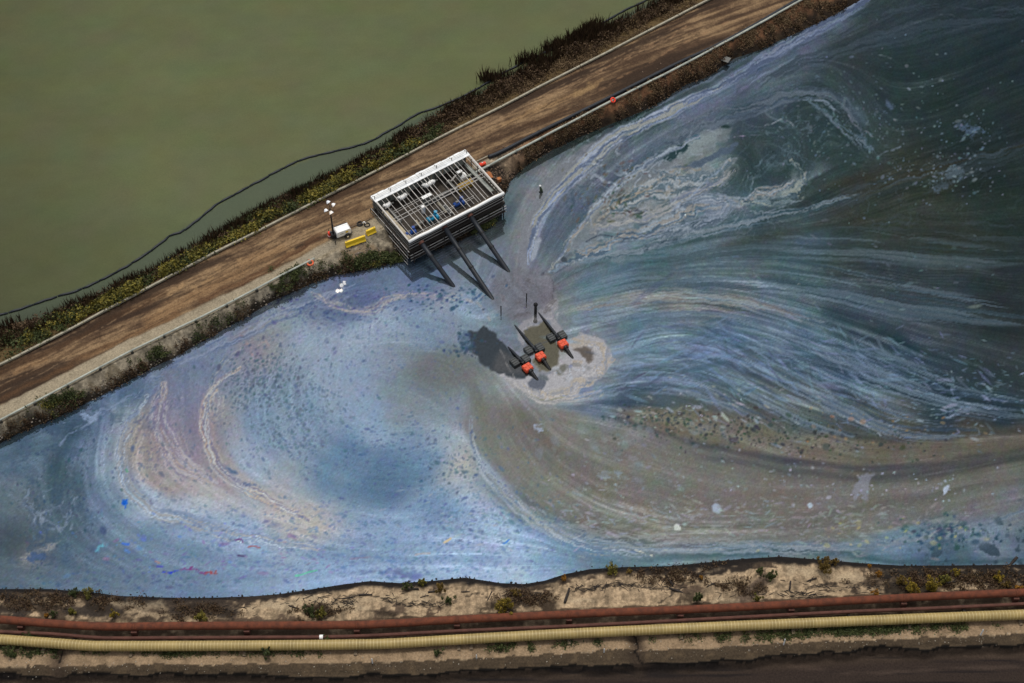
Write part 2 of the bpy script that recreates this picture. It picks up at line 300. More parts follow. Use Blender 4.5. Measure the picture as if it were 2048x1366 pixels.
def build_water():
    ds = 8
    x, y = CX[::ds, ::ds], CY[::ds, ::ds]
    fx = np.zeros_like(x); fy = np.zeros_like(x); fw = np.zeros_like(x)
    for f in FLOW:
        s = smooth_line(f, 4)
        for (x0, y0), (x1, y1) in zip(s[:-1], s[1:]):
            L = math.hypot(x1-x0, y1-y0); d2 = (x-(x0+x1)/2)**2+(y-(y0+y1)/2)**2
            w = 1/(d2+300)**1.7*L; fx += w*(x1-x0)/L; fy += w*(y1-y0)/L; fw += w
    fx += 0.10*fw*fbm(x/90, y/90, 3, 2); fy += 0.10*fw*fbm(x/90, y/90, 5, 2)
    n = np.hypot(fx, fy)+1e-20; fx /= n; fy /= n
    def up(a):
        ny, nx = CX.shape; jy = np.clip(np.arange(ny)/ds, 0, a.shape[0]-1.001); jx = np.clip(np.arange(nx)/ds, 0, a.shape[1]-1.001)
        y0 = jy.astype(int); x0 = jx.astype(int); ty = (jy-y0)[:, None]; tx = (jx-x0)[None]
        return (a[y0][:, x0]*(1-ty)+a[y0+1][:, x0]*ty)*(1-tx)+(a[y0][:, x0+1]*(1-ty)+a[y0+1][:, x0+1]*ty)*tx
    FX, FY = up(fx), up(fy)
    # marbling warp then base colours
    WX = CX+22*fbm(CX/110, CY/110, 1, 3)+7*fbm(CX/28, CY/28, 2, 3); WY = CY+22*fbm(CX/110+7, CY/110, 4, 3)+7*fbm(CX/28+3, CY/28, 6, 3)
    ny, nx = CX.shape; num = np.zeros((ny//4+1, nx//4+1, 3)); den = np.zeros(num.shape[:2]); qx, qy = CX[::4, ::4], CY[::4, ::4]
    num = num[:qx.shape[0], :qx.shape[1]]; den = den[:qx.shape[0], :qx.shape[1]]
    for b in BP:
        w = 1/((qx-b[0])**2+(qy-b[1])**2+260)**2.1; num += w[..., None]*b[2:]; den += w
    base4 = num/den[..., None]
    def samp(img, X, Y, sc_):
        jx = np.clip((X-GX[0])/(2*sc_), 0, img.shape[1]-1.001); jy = np.clip((Y-GY[0])/(2*sc_), 0, img.shape[0]-1.001)
        x0 = jx.astype(int); y0 = jy.astype(int); tx = (jx-x0)[..., None]; ty = (jy-y0)[..., None]
        return (img[y0, x0]*(1-tx)+img[y0, x0+1]*tx)*(1-ty)+(img[y0+1, x0]*(1-tx)+img[y0+1, x0+1]*tx)*ty
    C = samp(base4, WX, WY, 4)
    cv = Canvas(CX, CY, C); cv.grid = (GX, GY)
    for a in SOFT: cv.stroke(*a[:3], **a[3])
    # line integral convolution along the flow
    def lic(img, steps, h=1.0):
        H, W = CX.shape; out = img.copy(); n = 1
        flat = img.reshape(H*W, -1)
        for sg in (1, -1):
            jx, jy = np.meshgrid(np.arange(W, dtype=np.float32), np.arange(H, dtype=np.float32))
            for k in range(steps):
                i = np.clip(jy+0.5, 0, H-1).astype(np.int32)*W+np.clip(jx+0.5, 0, W-1).astype(np.int32)
                jx = jx+sg*h*FX.ravel()[i]; jy = jy+sg*h*FY.ravel()[i]
                i = np.clip(jy+0.5, 0, H-1).astype(np.int32)*W+np.clip(jx+0.5, 0, W-1).astype(np.int32)
                out += flat[i].reshape(out.shape); n += 1
        return out/n
    bl = np.clip((C[..., 2]-C[..., 0]-8)/50, 0, 1); dv = np.clip(C[..., 2]-C[..., 0], 0, 80); C[..., 1] += .075*dv; C += (C.mean(-1, keepdims=True)-C)*.18; C[..., 0] -= .02*dv; C[..., 2] -= .06*dv; lf = (1-sstep(850, 1050, CX))[..., None]; C *= .98-.02*lf; lumd = C.mean(-1, keepdims=True); C += np.array((12, 15, 16.))*(1-sstep(38, 84, lumd))*sstep(1400, 1600, CX)[..., None]; wl = np.clip((C[..., 0]-C[..., 2]+6)/16, 0, 1)[..., None]*lf; C += (C.mean(-1, keepdims=True)*np.array((1.035, 1.0, .965))-C)*.55*wl; wm = np.clip((C[..., 0]-C[..., 2])/20, 0, 1)*sstep(900, 1000, CX)*sstep(560, 700, CY); C += ((C.mean(-1, keepdims=True)*np.array((1.02, 1.0, .95)))-C)*(.7*wm)[..., None]
    for q, c_, o_, sf in FIELDS: cv.poly(q, c_, op=o_, soft=sf, wob=7, wsc=45)
    C[:] = lic(C+6*RNG.standard_normal(C.shape[:2])[..., None], 9, 1.3)
    w1 = RNG.standard_normal((*CX.shape, 3)).astype(np.float32); w1 = w1*0.06+w1.mean(-1, keepdims=True)*1.2
    w1 += 0.9*fbm(CX/9, CY/9, 40, 2)[..., None]
    s1 = lic(w1, 42, 1.0); s1 /= s1.std(); s1 = s1+0.35*(s1*s1-1)
    w2 = np.stack([fbm(CX/16, CY/16, 50+3*k, 2) for k in range(3)], -1); w2 = 0.10*w2+w2.mean(-1, keepdims=True)
    s2 = lic(w2, 44, 2.2); s2 = s2/s2.std()
    # streak strength: strong in the outflow fan, faint in the still film on the left
    A = 1.1+1.1*sstep(900, 1100, CX)
    def reg(x, y, rx, ry, a):
        nonlocal A
        A += a*np.exp(-(((CX-x)/rx)**2+((CY-y)/ry)**2))
    reg(1450, 690, 350, 130, 5.0); reg(1800, 780, 250, 120, 5.0); reg(1350, 560, 300, 60, 2.5); reg(1250, 310, 200, 110, 3); reg(1500, 150, 200, 120, 3.5)
    reg(1250, 1070, 400, 60, 4); reg(1600, 400, 250, 60, 3.5); reg(1750, 520, 300, 70, 2.5); reg(1850, 620, 260, 80, 2.5); reg(1900, 200, 200, 200, 1.5); reg(320, 880, 90, 150, 2.2); reg(600, 1110, 400, 60, 1.5); reg(150, 950, 150, 200, 2.0); reg(1250, 790, 120, 50, 4)
    lum = C.mean(-1, keepdims=True)/100.0
    C += (A[..., None]*(1.25*s1+1.0*s2))*np.clip(lum, 0.35, 1.4)
    ch = np.stack([fbm(CX/26+k*9, CY/26, 60+k*7, 4) for k in range(3)], -1); ch -= 0.6*ch.mean(-1, keepdims=True); C += ch*(4.2-1.6*(1-sstep(850, 1050, CX)))[..., None]*np.clip(lum, 0.3, 1.2)
    ch = np.stack([fbm(CX/6+k*9, CY/6, 160+k*7, 2) for k in range(3)], -1); C += ch*2.2*np.clip(lum, 0.3, 1.2)
    # thin marbled filaments: level lines of warped noise
    def veins(mask, sc_, seed, col, op, wid=0.11, k=1.8):
        u = CX+26*fbm(CX/70, CY/70, seed, 3)+9*fbm(CX/22, CY/22, seed+1, 3); v = CY+26*fbm(CX/70+4, CY/70, seed+2, 3)+9*fbm(CX/22, CY/22+8, seed+3, 3)
        a = (u*0.86-v*0.5)/(sc_*3.0); b = (u*0.5+v*0.86)/sc_
        f = fbm(a, b, seed+5, 3)*k; f = np.abs(f-np.round(f)); op = op*np.clip(.5+fbm(CX/30, CY/30, seed+9, 2), 0, 1)
        m = np.clip((1-sstep(0, wid, f))*mask*op, 0, 1); C[:] += (np.asarray(col, float)-C)*m[..., None]
    def g(x, y, rx, ry): return np.exp(-(((CX-x)/rx)**2+((CY-y)/ry)**2)**1.5)
    for a in POLYS: cv.poly(*a[:2], **a[2])
    for a in RIBS: cv.ribbon(*a[:3], **a[3])
    for a in CRISP: cv.stroke(*a[:3], **{**dict(brk=True), **a[3]})
    veins(g(1250, 300, 180, 90)+g(1370, 400, 210, 80), 34, 200, (168, 176, 182), 0.62)
    veins(g(1350, 410, 210, 80)+g(1180, 340, 110, 90), 28, 230, (70, 86, 98), 0.5)
    veins(g(1520, 370, 110, 70)+g(1600, 240, 120, 90), 30, 260, (108, 128, 138), 0.45)
    veins(g(90, 1000, 110, 160)+g(180, 850, 120, 50), 40, 290, (140, 150, 168), 0.4, 0.04)
    veins(g(330, 860, 110, 130)+g(500, 1010, 160, 50), 30, 320, (170, 158, 150), 0.30)
    veins(g(1820, 380, 220, 90), 40, 350, (96, 112, 122), 0.35)
    veins(g(600, 590, 200, 40)+g(420, 690, 90, 50), 30, 380, (96, 108, 146), 0.4)
    # torn cell-like dark patches on the far left
    f = fbm(CX/22+.6*fbm(CX/9, CY/9, 411, 2), CY/22, 410, 5, .62); m = sstep(0.12, 0.5, f)*(g(110, 980, 110, 120)+g(180, 850, 130, 45)+g(110, 1110, 110, 60)); C[:] += (np.array((58, 78, 100.))-C)*(0.45*np.clip(m, 0, 1))[..., None]
    f = fbm(CX/24, CY/20, 430, 4); m = sstep(0.2, 0.45, f)*np.clip(g(1960, 1115, 140, 30)+g(2040, 1060, 60, 60), 0, 1); C[:] += (np.array((50, 66, 76.))-C)*(0.8*m)[..., None]
    # specks
    def flow_at(x, y):
        i = int(np.clip((x-GX[0])/2, 0, len(GX)-1)); j = int(np.clip((y-GY[0])/2, 0, len(GY)-1)); return math.atan2(FY[j, i], FX[j, i])
    rr = random.Random(5); OPL = .8
    def scatter(n, x, y, rx, ry, col, a, el, op, clump=0.0, seed=500, cj=12):
        k = 0; t = 0
        while k < n and t < n*8:
            t += 1; px = rr.gauss(x, rx*0.55); py = rr.gauss(y, ry*0.55)
            if clump and float(noise(px/26, py/26, seed))+0.5*float(noise(px/9, py/9, seed+1)) < clump-rr.random()*0.5: continue
            s = a*rr.lognormvariate(0, 0.38); e = el*rr.uniform(0.6, 1.3); c = [v+rr.uniform(-cj, cj) for v in col]
            cv.speck(px, py, max(1.4, s*e), max(1.25, s), flow_at(px, py)+rr.gauss(0, 0.35), c, op*(.95 if px < 1050 else .95)*rr.uniform(0.5, 1.0)); k += 1
    for a in SPECKS: scatter(*a[0], **a[1])
    for a in IRID: cv.stroke(*a[:3], **a[3])
    b = (C+np.roll(C, 1, 0)+np.roll(C, -1, 0)+np.roll(C, 1, 1)+np.roll(C, -1, 1))/5; b = (b+np.roll(b, 1, 0)+np.roll(b, -1, 0)+np.roll(b, 1, 1)+np.roll(b, -1, 1))/5
    C += 0.65*(C-b)
    C *= 1+0.045*RNG.standard_normal(C.shape[:2])[..., None]
    return C
S = lambda pts, w, col, **k: (pts, w, col, k)
SOFT = [S([(1215,275),(1160,300),(1110,335),(1080,385),(1050,440),(1030,510)], 26, (128,131,135), op=.9, soft=.5),
 S([(1040,345),(1080,318),(1150,290),(1250,245),(1340,205),(1420,165),(1500,115),(1620,60)], 20, (66,82,86), op=.75, soft=.8),
 S([(1062,505),(1080,445),(1112,392),(1150,345),(1190,310),(1235,275),(1300,238),(1370,208),(1450,165),(1540,108),(1630,58),(1720,10)], 13, (146,158,182), op=.8, soft=.6),
 S([(1095,500),(1140,425),(1200,362),(1270,312),(1350,272),(1430,235)], 26, (84,96,112), op=.8, soft=.5),
 S([(1110,560),(1200,520),(1300,498),(1400,476),(1500,450),(1600,425),(1700,400)], 10, (58,82,90), op=.7, soft=.9),
 S([(1150,520),(1230,495),(1310,475),(1360,450),(1420,425),(1500,405),(1570,375),(1640,340)], 15, (120,136,150), op=.75, soft=.7),
 S([(1640,380),(1720,355),(1800,350),(1900,345)], 13, (54,52,36), op=.5, soft=.9), S([(1450,490),(1560,470),(1700,440),(1850,450),(1980,470)], 16, (54,58,46), op=.5, soft=.9),
 S([(1140,620),(1200,602),(1280,592),(1340,590)], 12, (142,140,132), op=.6, soft=.9), S([(1340,592),(1450,600),(1560,625),(1650,660)], 10, (140,150,156), op=.6, soft=.9),
 S([(1220,612),(1290,600),(1340,598)], 4, (128,112,108), op=.6, soft=.8), S([(1330,612),(1355,614)], 4, (125,98,88), op=.7, soft=.8), S([(1420,640),(1450,632)], 6, (138,122,98), op=.6), S([(1450,622),(1465,624)], 3, (150,118,90), op=.7),
 S([(1220,670),(1320,660),(1440,668),(1540,700)], 7, (70,94,124), op=.6, soft=.9), S([(1230,700),(1320,690),(1430,700),(1540,745)], 8, (126,146,176), op=.55, soft=.9),
 S([(1200,760),(1270,730),(1350,738),(1440,755),(1540,800)], 7, (118,136,164), op=.55, soft=.9), S([(1220,770),(1300,745),(1360,742)], 6, (70,86,98), op=.7, soft=.9),
 S([(1150,815),(1220,805),(1300,808)], 10, (58,76,98), op=.7, soft=.9), S([(1480,800),(1560,850),(1640,890)], 9, (72,78,72), op=.5, soft=.9),
 S([(1600,735),(1680,775),(1750,800),(1830,835)], 9, (120,136,156), op=.5, soft=.9), S([(1700,765),(1760,790),(1800,815)], 8, (112,128,150), op=.7, soft=.9),
 S([(1830,760),(1900,785),(2048,800)], 20, (34,48,62), op=.6, soft=.9), S([(1420,905),(1600,925),(1750,938),(1900,935),(2048,905)], 13, (66,66,72), op=.7, soft=.9),
 S([(1200,1095),(1350,1100),(1500,1094),(1650,1095),(1800,1085),(1900,1065),(2000,1040),(2060,1015)], 8, (132,142,152), op=.6, soft=.9),
 S([(1280,1122),(1450,1110),(1600,1104),(1800,1122),(2048,1124)], 9, (56,82,96), op=.7, soft=.8),
 S([(935,800),(940,850),(965,920),(1010,985),(1080,1045),(1150,1085)], 20, (146,158,176), op=.55, soft=.9), S([(1010,1000),(1070,1050),(1140,1088),(1200,1105)], 9, (88,114,150), op=.6, soft=.9),
 S([(930,890),(915,930),(925,980)], 12, (168,158,140), op=.6, soft=.9), S([(1000,990),(1080,1040),(1150,1070),(1260,1090)], 5, (128,138,142), op=.5, soft=.9),
 S([(700,900),(780,935),(850,960)], 50, (84,110,150), op=.55, soft=.95), S([(640,870),(600,800),(590,760)], 40, (116,136,170), op=.4, soft=.95),
 S([(290,820),(270,870),(275,930),(330,975),(420,985)], 16, (168,152,138), op=.6, soft=.9), S([(310,800),(330,860),(380,900),(420,930)], 30, (140,128,146), op=.5, soft=.9),
 S([(262,810),(238,870),(236,940),(270,1005),(340,1035),(450,1060)], 13, (158,172,190), op=.7, soft=.8), S([(360,840),(370,900),(420,950),(470,990)], 10, (140,126,140), op=.6, soft=.9),
 S([(430,780),(425,850),(432,900),(440,940)], 8, (160,142,140), op=.6, soft=.9), S([(470,940),(520,985),(590,1030),(660,1060)], 15, (172,160,144), op=.6, soft=.9),
 S([(400,1000),(480,1020),(560,1050)], 14, (176,180,180), op=.4, soft=.9), S([(350,760),(400,740),(440,735)], 14, (118,130,164), op=.5, soft=.9),
 S([(480,670),(520,680),(550,720)], 15, (148,134,140), op=.5, soft=.9), S([(640,590),(700,620),(740,618),(770,600),(880,592)], 6, (166,160,158), op=.7, soft=.8),
 S([(690,575),(720,600),(750,590)], 20, (92,102,150), op=.6, soft=.9), S([(700,660),(760,650),(880,620),(940,620)], 22, (148,166,188), op=.45, soft=.9),
 S([(800,700),(850,715),(920,740),(950,770)], 28, (112,116,112), op=.35, soft=.95), S([(960,800),(975,860),(1010,920)], 20, (100,99,88), op=.6, soft=.8),
 S([(960,770),(1000,760),(1050,800),(1130,812),(1200,790)], 14, (146,150,152), op=.6, soft=.9)]
K = lambda pts, col, **k: (pts, col, k)
POLYS = [K([(1035,520),(1048,450),(1078,385),(1112,335),(1160,298),(1225,268),(1232,276),(1180,312),(1130,360),(1095,410),(1070,460),(1062,520),(1052,545)], (128,130,134), op=.85, soft=4, wob=5), K([(1000,545),(1030,540),(1065,548),(1095,558),(1105,575),(1103,595),(1085,612),(1060,632),(1030,640),(1005,630),(985,605),(985,570)], (113,112,117), op=.65, soft=8),
 K([(1085,617),(1097,602),(1110,598),(1117,612),(1110,632),(1126,662),(1112,668),(1095,640),(1072,644),(1055,652),(1046,690),(1034,676),(1040,652),(1062,634)], (152,148,148), op=.8, soft=3),
 K([(1133,682),(1160,671),(1190,674),(1213,690),(1223,714),(1215,740),(1190,760),(1165,772),(1150,795),(1110,803),(1070,797),(1045,782),(1022,766),(998,750),(1012,740),(1052,752),(1100,746),(1126,722)], (166,163,162), op=.95, soft=2.5, wob=4),
 K([(1140,690),(1160,680),(1180,684),(1172,694),(1150,700)], (168,156,138), op=.6, soft=4), K([(1100,780),(1130,778),(1120,795),(1095,795)], (158,150,128), op=.6, soft=6), K([(1144,720),(1165,722),(1160,732),(1146,730)], (170,152,128), op=.6, soft=3),
 K([(1050,662),(1058,653),(1072,650),(1085,642),(1090,637),(1099,651),(1112,668),(1106,672),(1118,690),(1122,706),(1116,725),(1107,736),(1100,744),(1083,743),(1069,732),(1064,722),(1070,705),(1060,693),(1052,680)], (97,93,78), soft=1.6, wob=4, wsc=8, rim=(172,168,168)),
 K([(1148,697),(1163,696),(1169,689),(1180,697),(1188,706),(1187,718),(1180,729),(1173,728),(1168,717),(1157,708),(1147,703)], (100,92,84), soft=1.6, wob=4, wsc=8, rim=(176,172,170)),
 K([(1110,742),(1120,729),(1135,727),(1131,740),(1118,750)], (112,111,102), soft=3), K([(1056,766),(1066,757),(1080,752),(1093,765),(1086,778),(1068,782)], (96,100,108), soft=2.5), K([(1078,748),(1092,750),(1096,760),(1082,758)], (100,106,108), soft=3),
 K([(940,665),(965,655),(985,661),(995,680),(1015,693),(1032,710),(1052,722),(1058,745),(1042,757),(1010,750),(985,742),(960,726),(941,700)], (60,66,70), soft=3, wob=5),
 K([(1000,700),(1030,712),(1052,728),(1050,748),(1020,748),(985,738)], (92,90,88), op=.6, soft=8), K([(1028,694),(1040,692),(1036,700),(1028,700)], (100,108,110), op=.8, soft=2),
 K([(912,668),(930,664),(945,690),(925,700)], (70,92,112), op=.6, soft=6, wob=9, wsc=9),
 K([(1130,495),(1165,440),(1212,390),(1265,348),(1310,325),(1380,285),(1430,258),(1464,250),(1450,275),(1420,300),(1385,318),(1350,335),(1300,350),(1330,352),(1400,338),(1445,325),(1472,312),(1462,345),(1420,380),(1370,410),(1310,440),(1240,462),(1180,486),(1140,502)], (134,138,138), op=.62, soft=7, wob=12, wsc=22, rim=(160,170,176)),
 K([(1170,455),(1220,400),(1270,370),(1330,350),(1290,385),(1240,420),(1200,450)], (150,146,132), op=.5, soft=6), K([(1320,300),(1400,268),(1440,262),(1410,290),(1350,315)], (150,162,160), op=.6, soft=6, wob=6),
 K([(1328,316),(1345,302),(1372,288),(1378,294),(1360,308),(1335,320)], (50,70,72), soft=2.5, wob=7, wsc=10), K([(1370,284),(1392,270),(1402,272),(1385,284)], (80,108,120), soft=2, wob=5, wsc=8),
 K([(1440,256),(1455,246),(1464,248),(1458,254),(1448,257)], (48,66,64), soft=1.5), K([(1270,396),(1300,385),(1340,386),(1352,396),(1345,412),(1330,422),(1322,408),(1300,398)], (86,104,106), op=.85, soft=2, wob=6, wsc=14),
 K([(1345,338),(1400,318),(1440,300),(1475,282),(1470,300),(1430,318),(1410,330),(1380,336)], (84,98,112), op=.9, soft=2.5, wob=5), K([(1268,425),(1285,420),(1295,445),(1280,450)], (92,100,112), op=.7, soft=3, wob=6),
 K([(1355,357),(1372,353),(1376,360),(1362,368)], (176,190,196), soft=2, wob=4), K([(1310,366),(1340,362),(1330,370),(1305,374)], (70,92,104), soft=2, wob=4), K([(1120,520),(1128,514),(1136,518),(1130,526)], (70,78,84), soft=1.5), K([(1080,546),(1088,543),(1090,548),(1082,550)], (78,82,90), soft=1.5),
 K([(1390,412),(1420,400),(1450,400),(1458,420),(1440,430),(1420,440),(1405,455),(1380,460),(1400,440),(1415,425)], (118,128,142), op=.8, soft=2.5, wob=6), K([(1330,470),(1360,452),(1395,430),(1410,432),(1400,452),(1370,470),(1345,476)], (76,92,100), op=.75, soft=3, wob=9, wsc=12),
 K([(1500,395),(1530,385),(1570,375),(1590,345),(1600,350),(1590,385),(1550,398),(1510,408)], (136,148,146), op=.5, soft=4, wob=10, wsc=12), K([(1220,520),(1235,505),(1245,512),(1238,524)], (142,150,154), op=.5, soft=4, wob=6),
 K([(1068,470),(1082,478),(1075,505),(1062,520),(1060,500)], (160,166,172), op=.8, soft=2, wob=4), K([(1063,470),(1072,440),(1095,405),(1098,412),(1080,445),(1070,480)], (80,90,104), op=.7, soft=2, wob=3),
 K([(65,1098),(90,1090),(115,1082),(112,1092),(80,1110),(60,1118),(45,1125),(52,1108)], (146,144,142), op=.7, soft=4, wob=8, wsc=12), K([(50,1112),(70,1106),(95,1108),(85,1118),(62,1122)], (74,94,124), soft=2, wob=7, wsc=9),
 K([(160,830),(185,828),(205,820),(200,832),(180,842),(165,838)], (142,160,184), op=.8, soft=2, wob=9, wsc=9), K([(455,930),(466,938),(474,946),(462,944)], (84,104,132), soft=2, wob=4), K([(482,965),(492,962),(500,968),(494,974),(484,972)], (90,106,134), soft=1.5, wob=3), K([(500,968),(510,966),(512,971)], (96,112,138), soft=1.5, wob=3),
 K([(1715,955),(1735,945),(1748,944),(1738,965),(1736,1000),(1728,1006),(1724,980),(1712,1000),(1708,985)], (134,136,146), op=.7, soft=3, wob=6, wsc=12),
 K([(1885,975),(1898,970),(1895,982),(1886,990)], (172,182,194), soft=1.5, wob=3), K([(1424,1013),(1432,1007),(1440,1012),(1440,1024),(1432,1028),(1424,1022)], (146,156,168), soft=1.5, wob=2), K([(1613,1010),(1620,1006),(1626,1012),(1620,1018)], (160,172,180), soft=1.2, wob=1),
 K([(1347,1052),(1354,1048),(1362,1056),(1358,1062),(1350,1060)], (178,182,172), soft=1.2, wob=1), K([(1197,945),(1222,948),(1220,956),(1203,954)], (126,136,142), op=.7, soft=3, wob=7, wsc=8), K([(1230,945),(1242,946),(1240,956),(1232,954)], (124,138,146), op=.7, soft=3, wob=7, wsc=8), K([(1068,852),(1082,850),(1082,864),(1070,862)], (150,160,176), op=.8, soft=3, wob=7, wsc=7),
 K([(1770,200),(1790,210),(1785,222),(1772,214)], (92,108,128), op=.8, soft=4, wob=6), K([(1690,190),(1720,215),(1738,245),(1725,250),(1700,225)], (84,102,112), op=.7, soft=8, wob=8), K([(1880,345),(1905,335),(1930,340),(1920,355),(1890,360)], (112,130,140), op=.7, soft=5, wob=12, wsc=10), K([(1918,250),(1940,245),(1960,260),(1945,275),(1925,265)], (84,102,122), op=.8, soft=5, wob=14, wsc=8), K([(1860,375),(1885,365),(1895,370),(1870,385)], (92,108,122), op=.6, soft=4, wob=9, wsc=8)]
FIELDS = [([(925,840),(935,800),(960,780),(1010,800),(1080,818),(1150,828),(1250,852),(1380,890),(1500,918),(1650,938),(1800,942),(1950,918),(2060,898),(2230,890),(2230,960),(2060,965),(1950,1005),(1850,1042),(1700,1075),(1500,1085),(1300,1083),(1180,1062),(1080,1010),(1000,940),(945,890)], (112,110,102), .72, 6),
 ([(1230,822),(1350,812),(1450,830),(1560,862),(1650,874),(1760,886),(1900,880),(2060,868),(2230,860),(2230,880),(2060,892),(1950,912),(1800,926),(1650,922),(1500,904),(1380,880),(1280,850)], (116,111,96), .7, 5),
 ([(1500,922),(1650,942),(1800,946),(1950,922),(2060,902),(2230,895),(2230,912),(2060,922),(1950,940),(1800,962),(1650,956),(1520,940),(1400,915)], (70,71,74), .6, 7)]
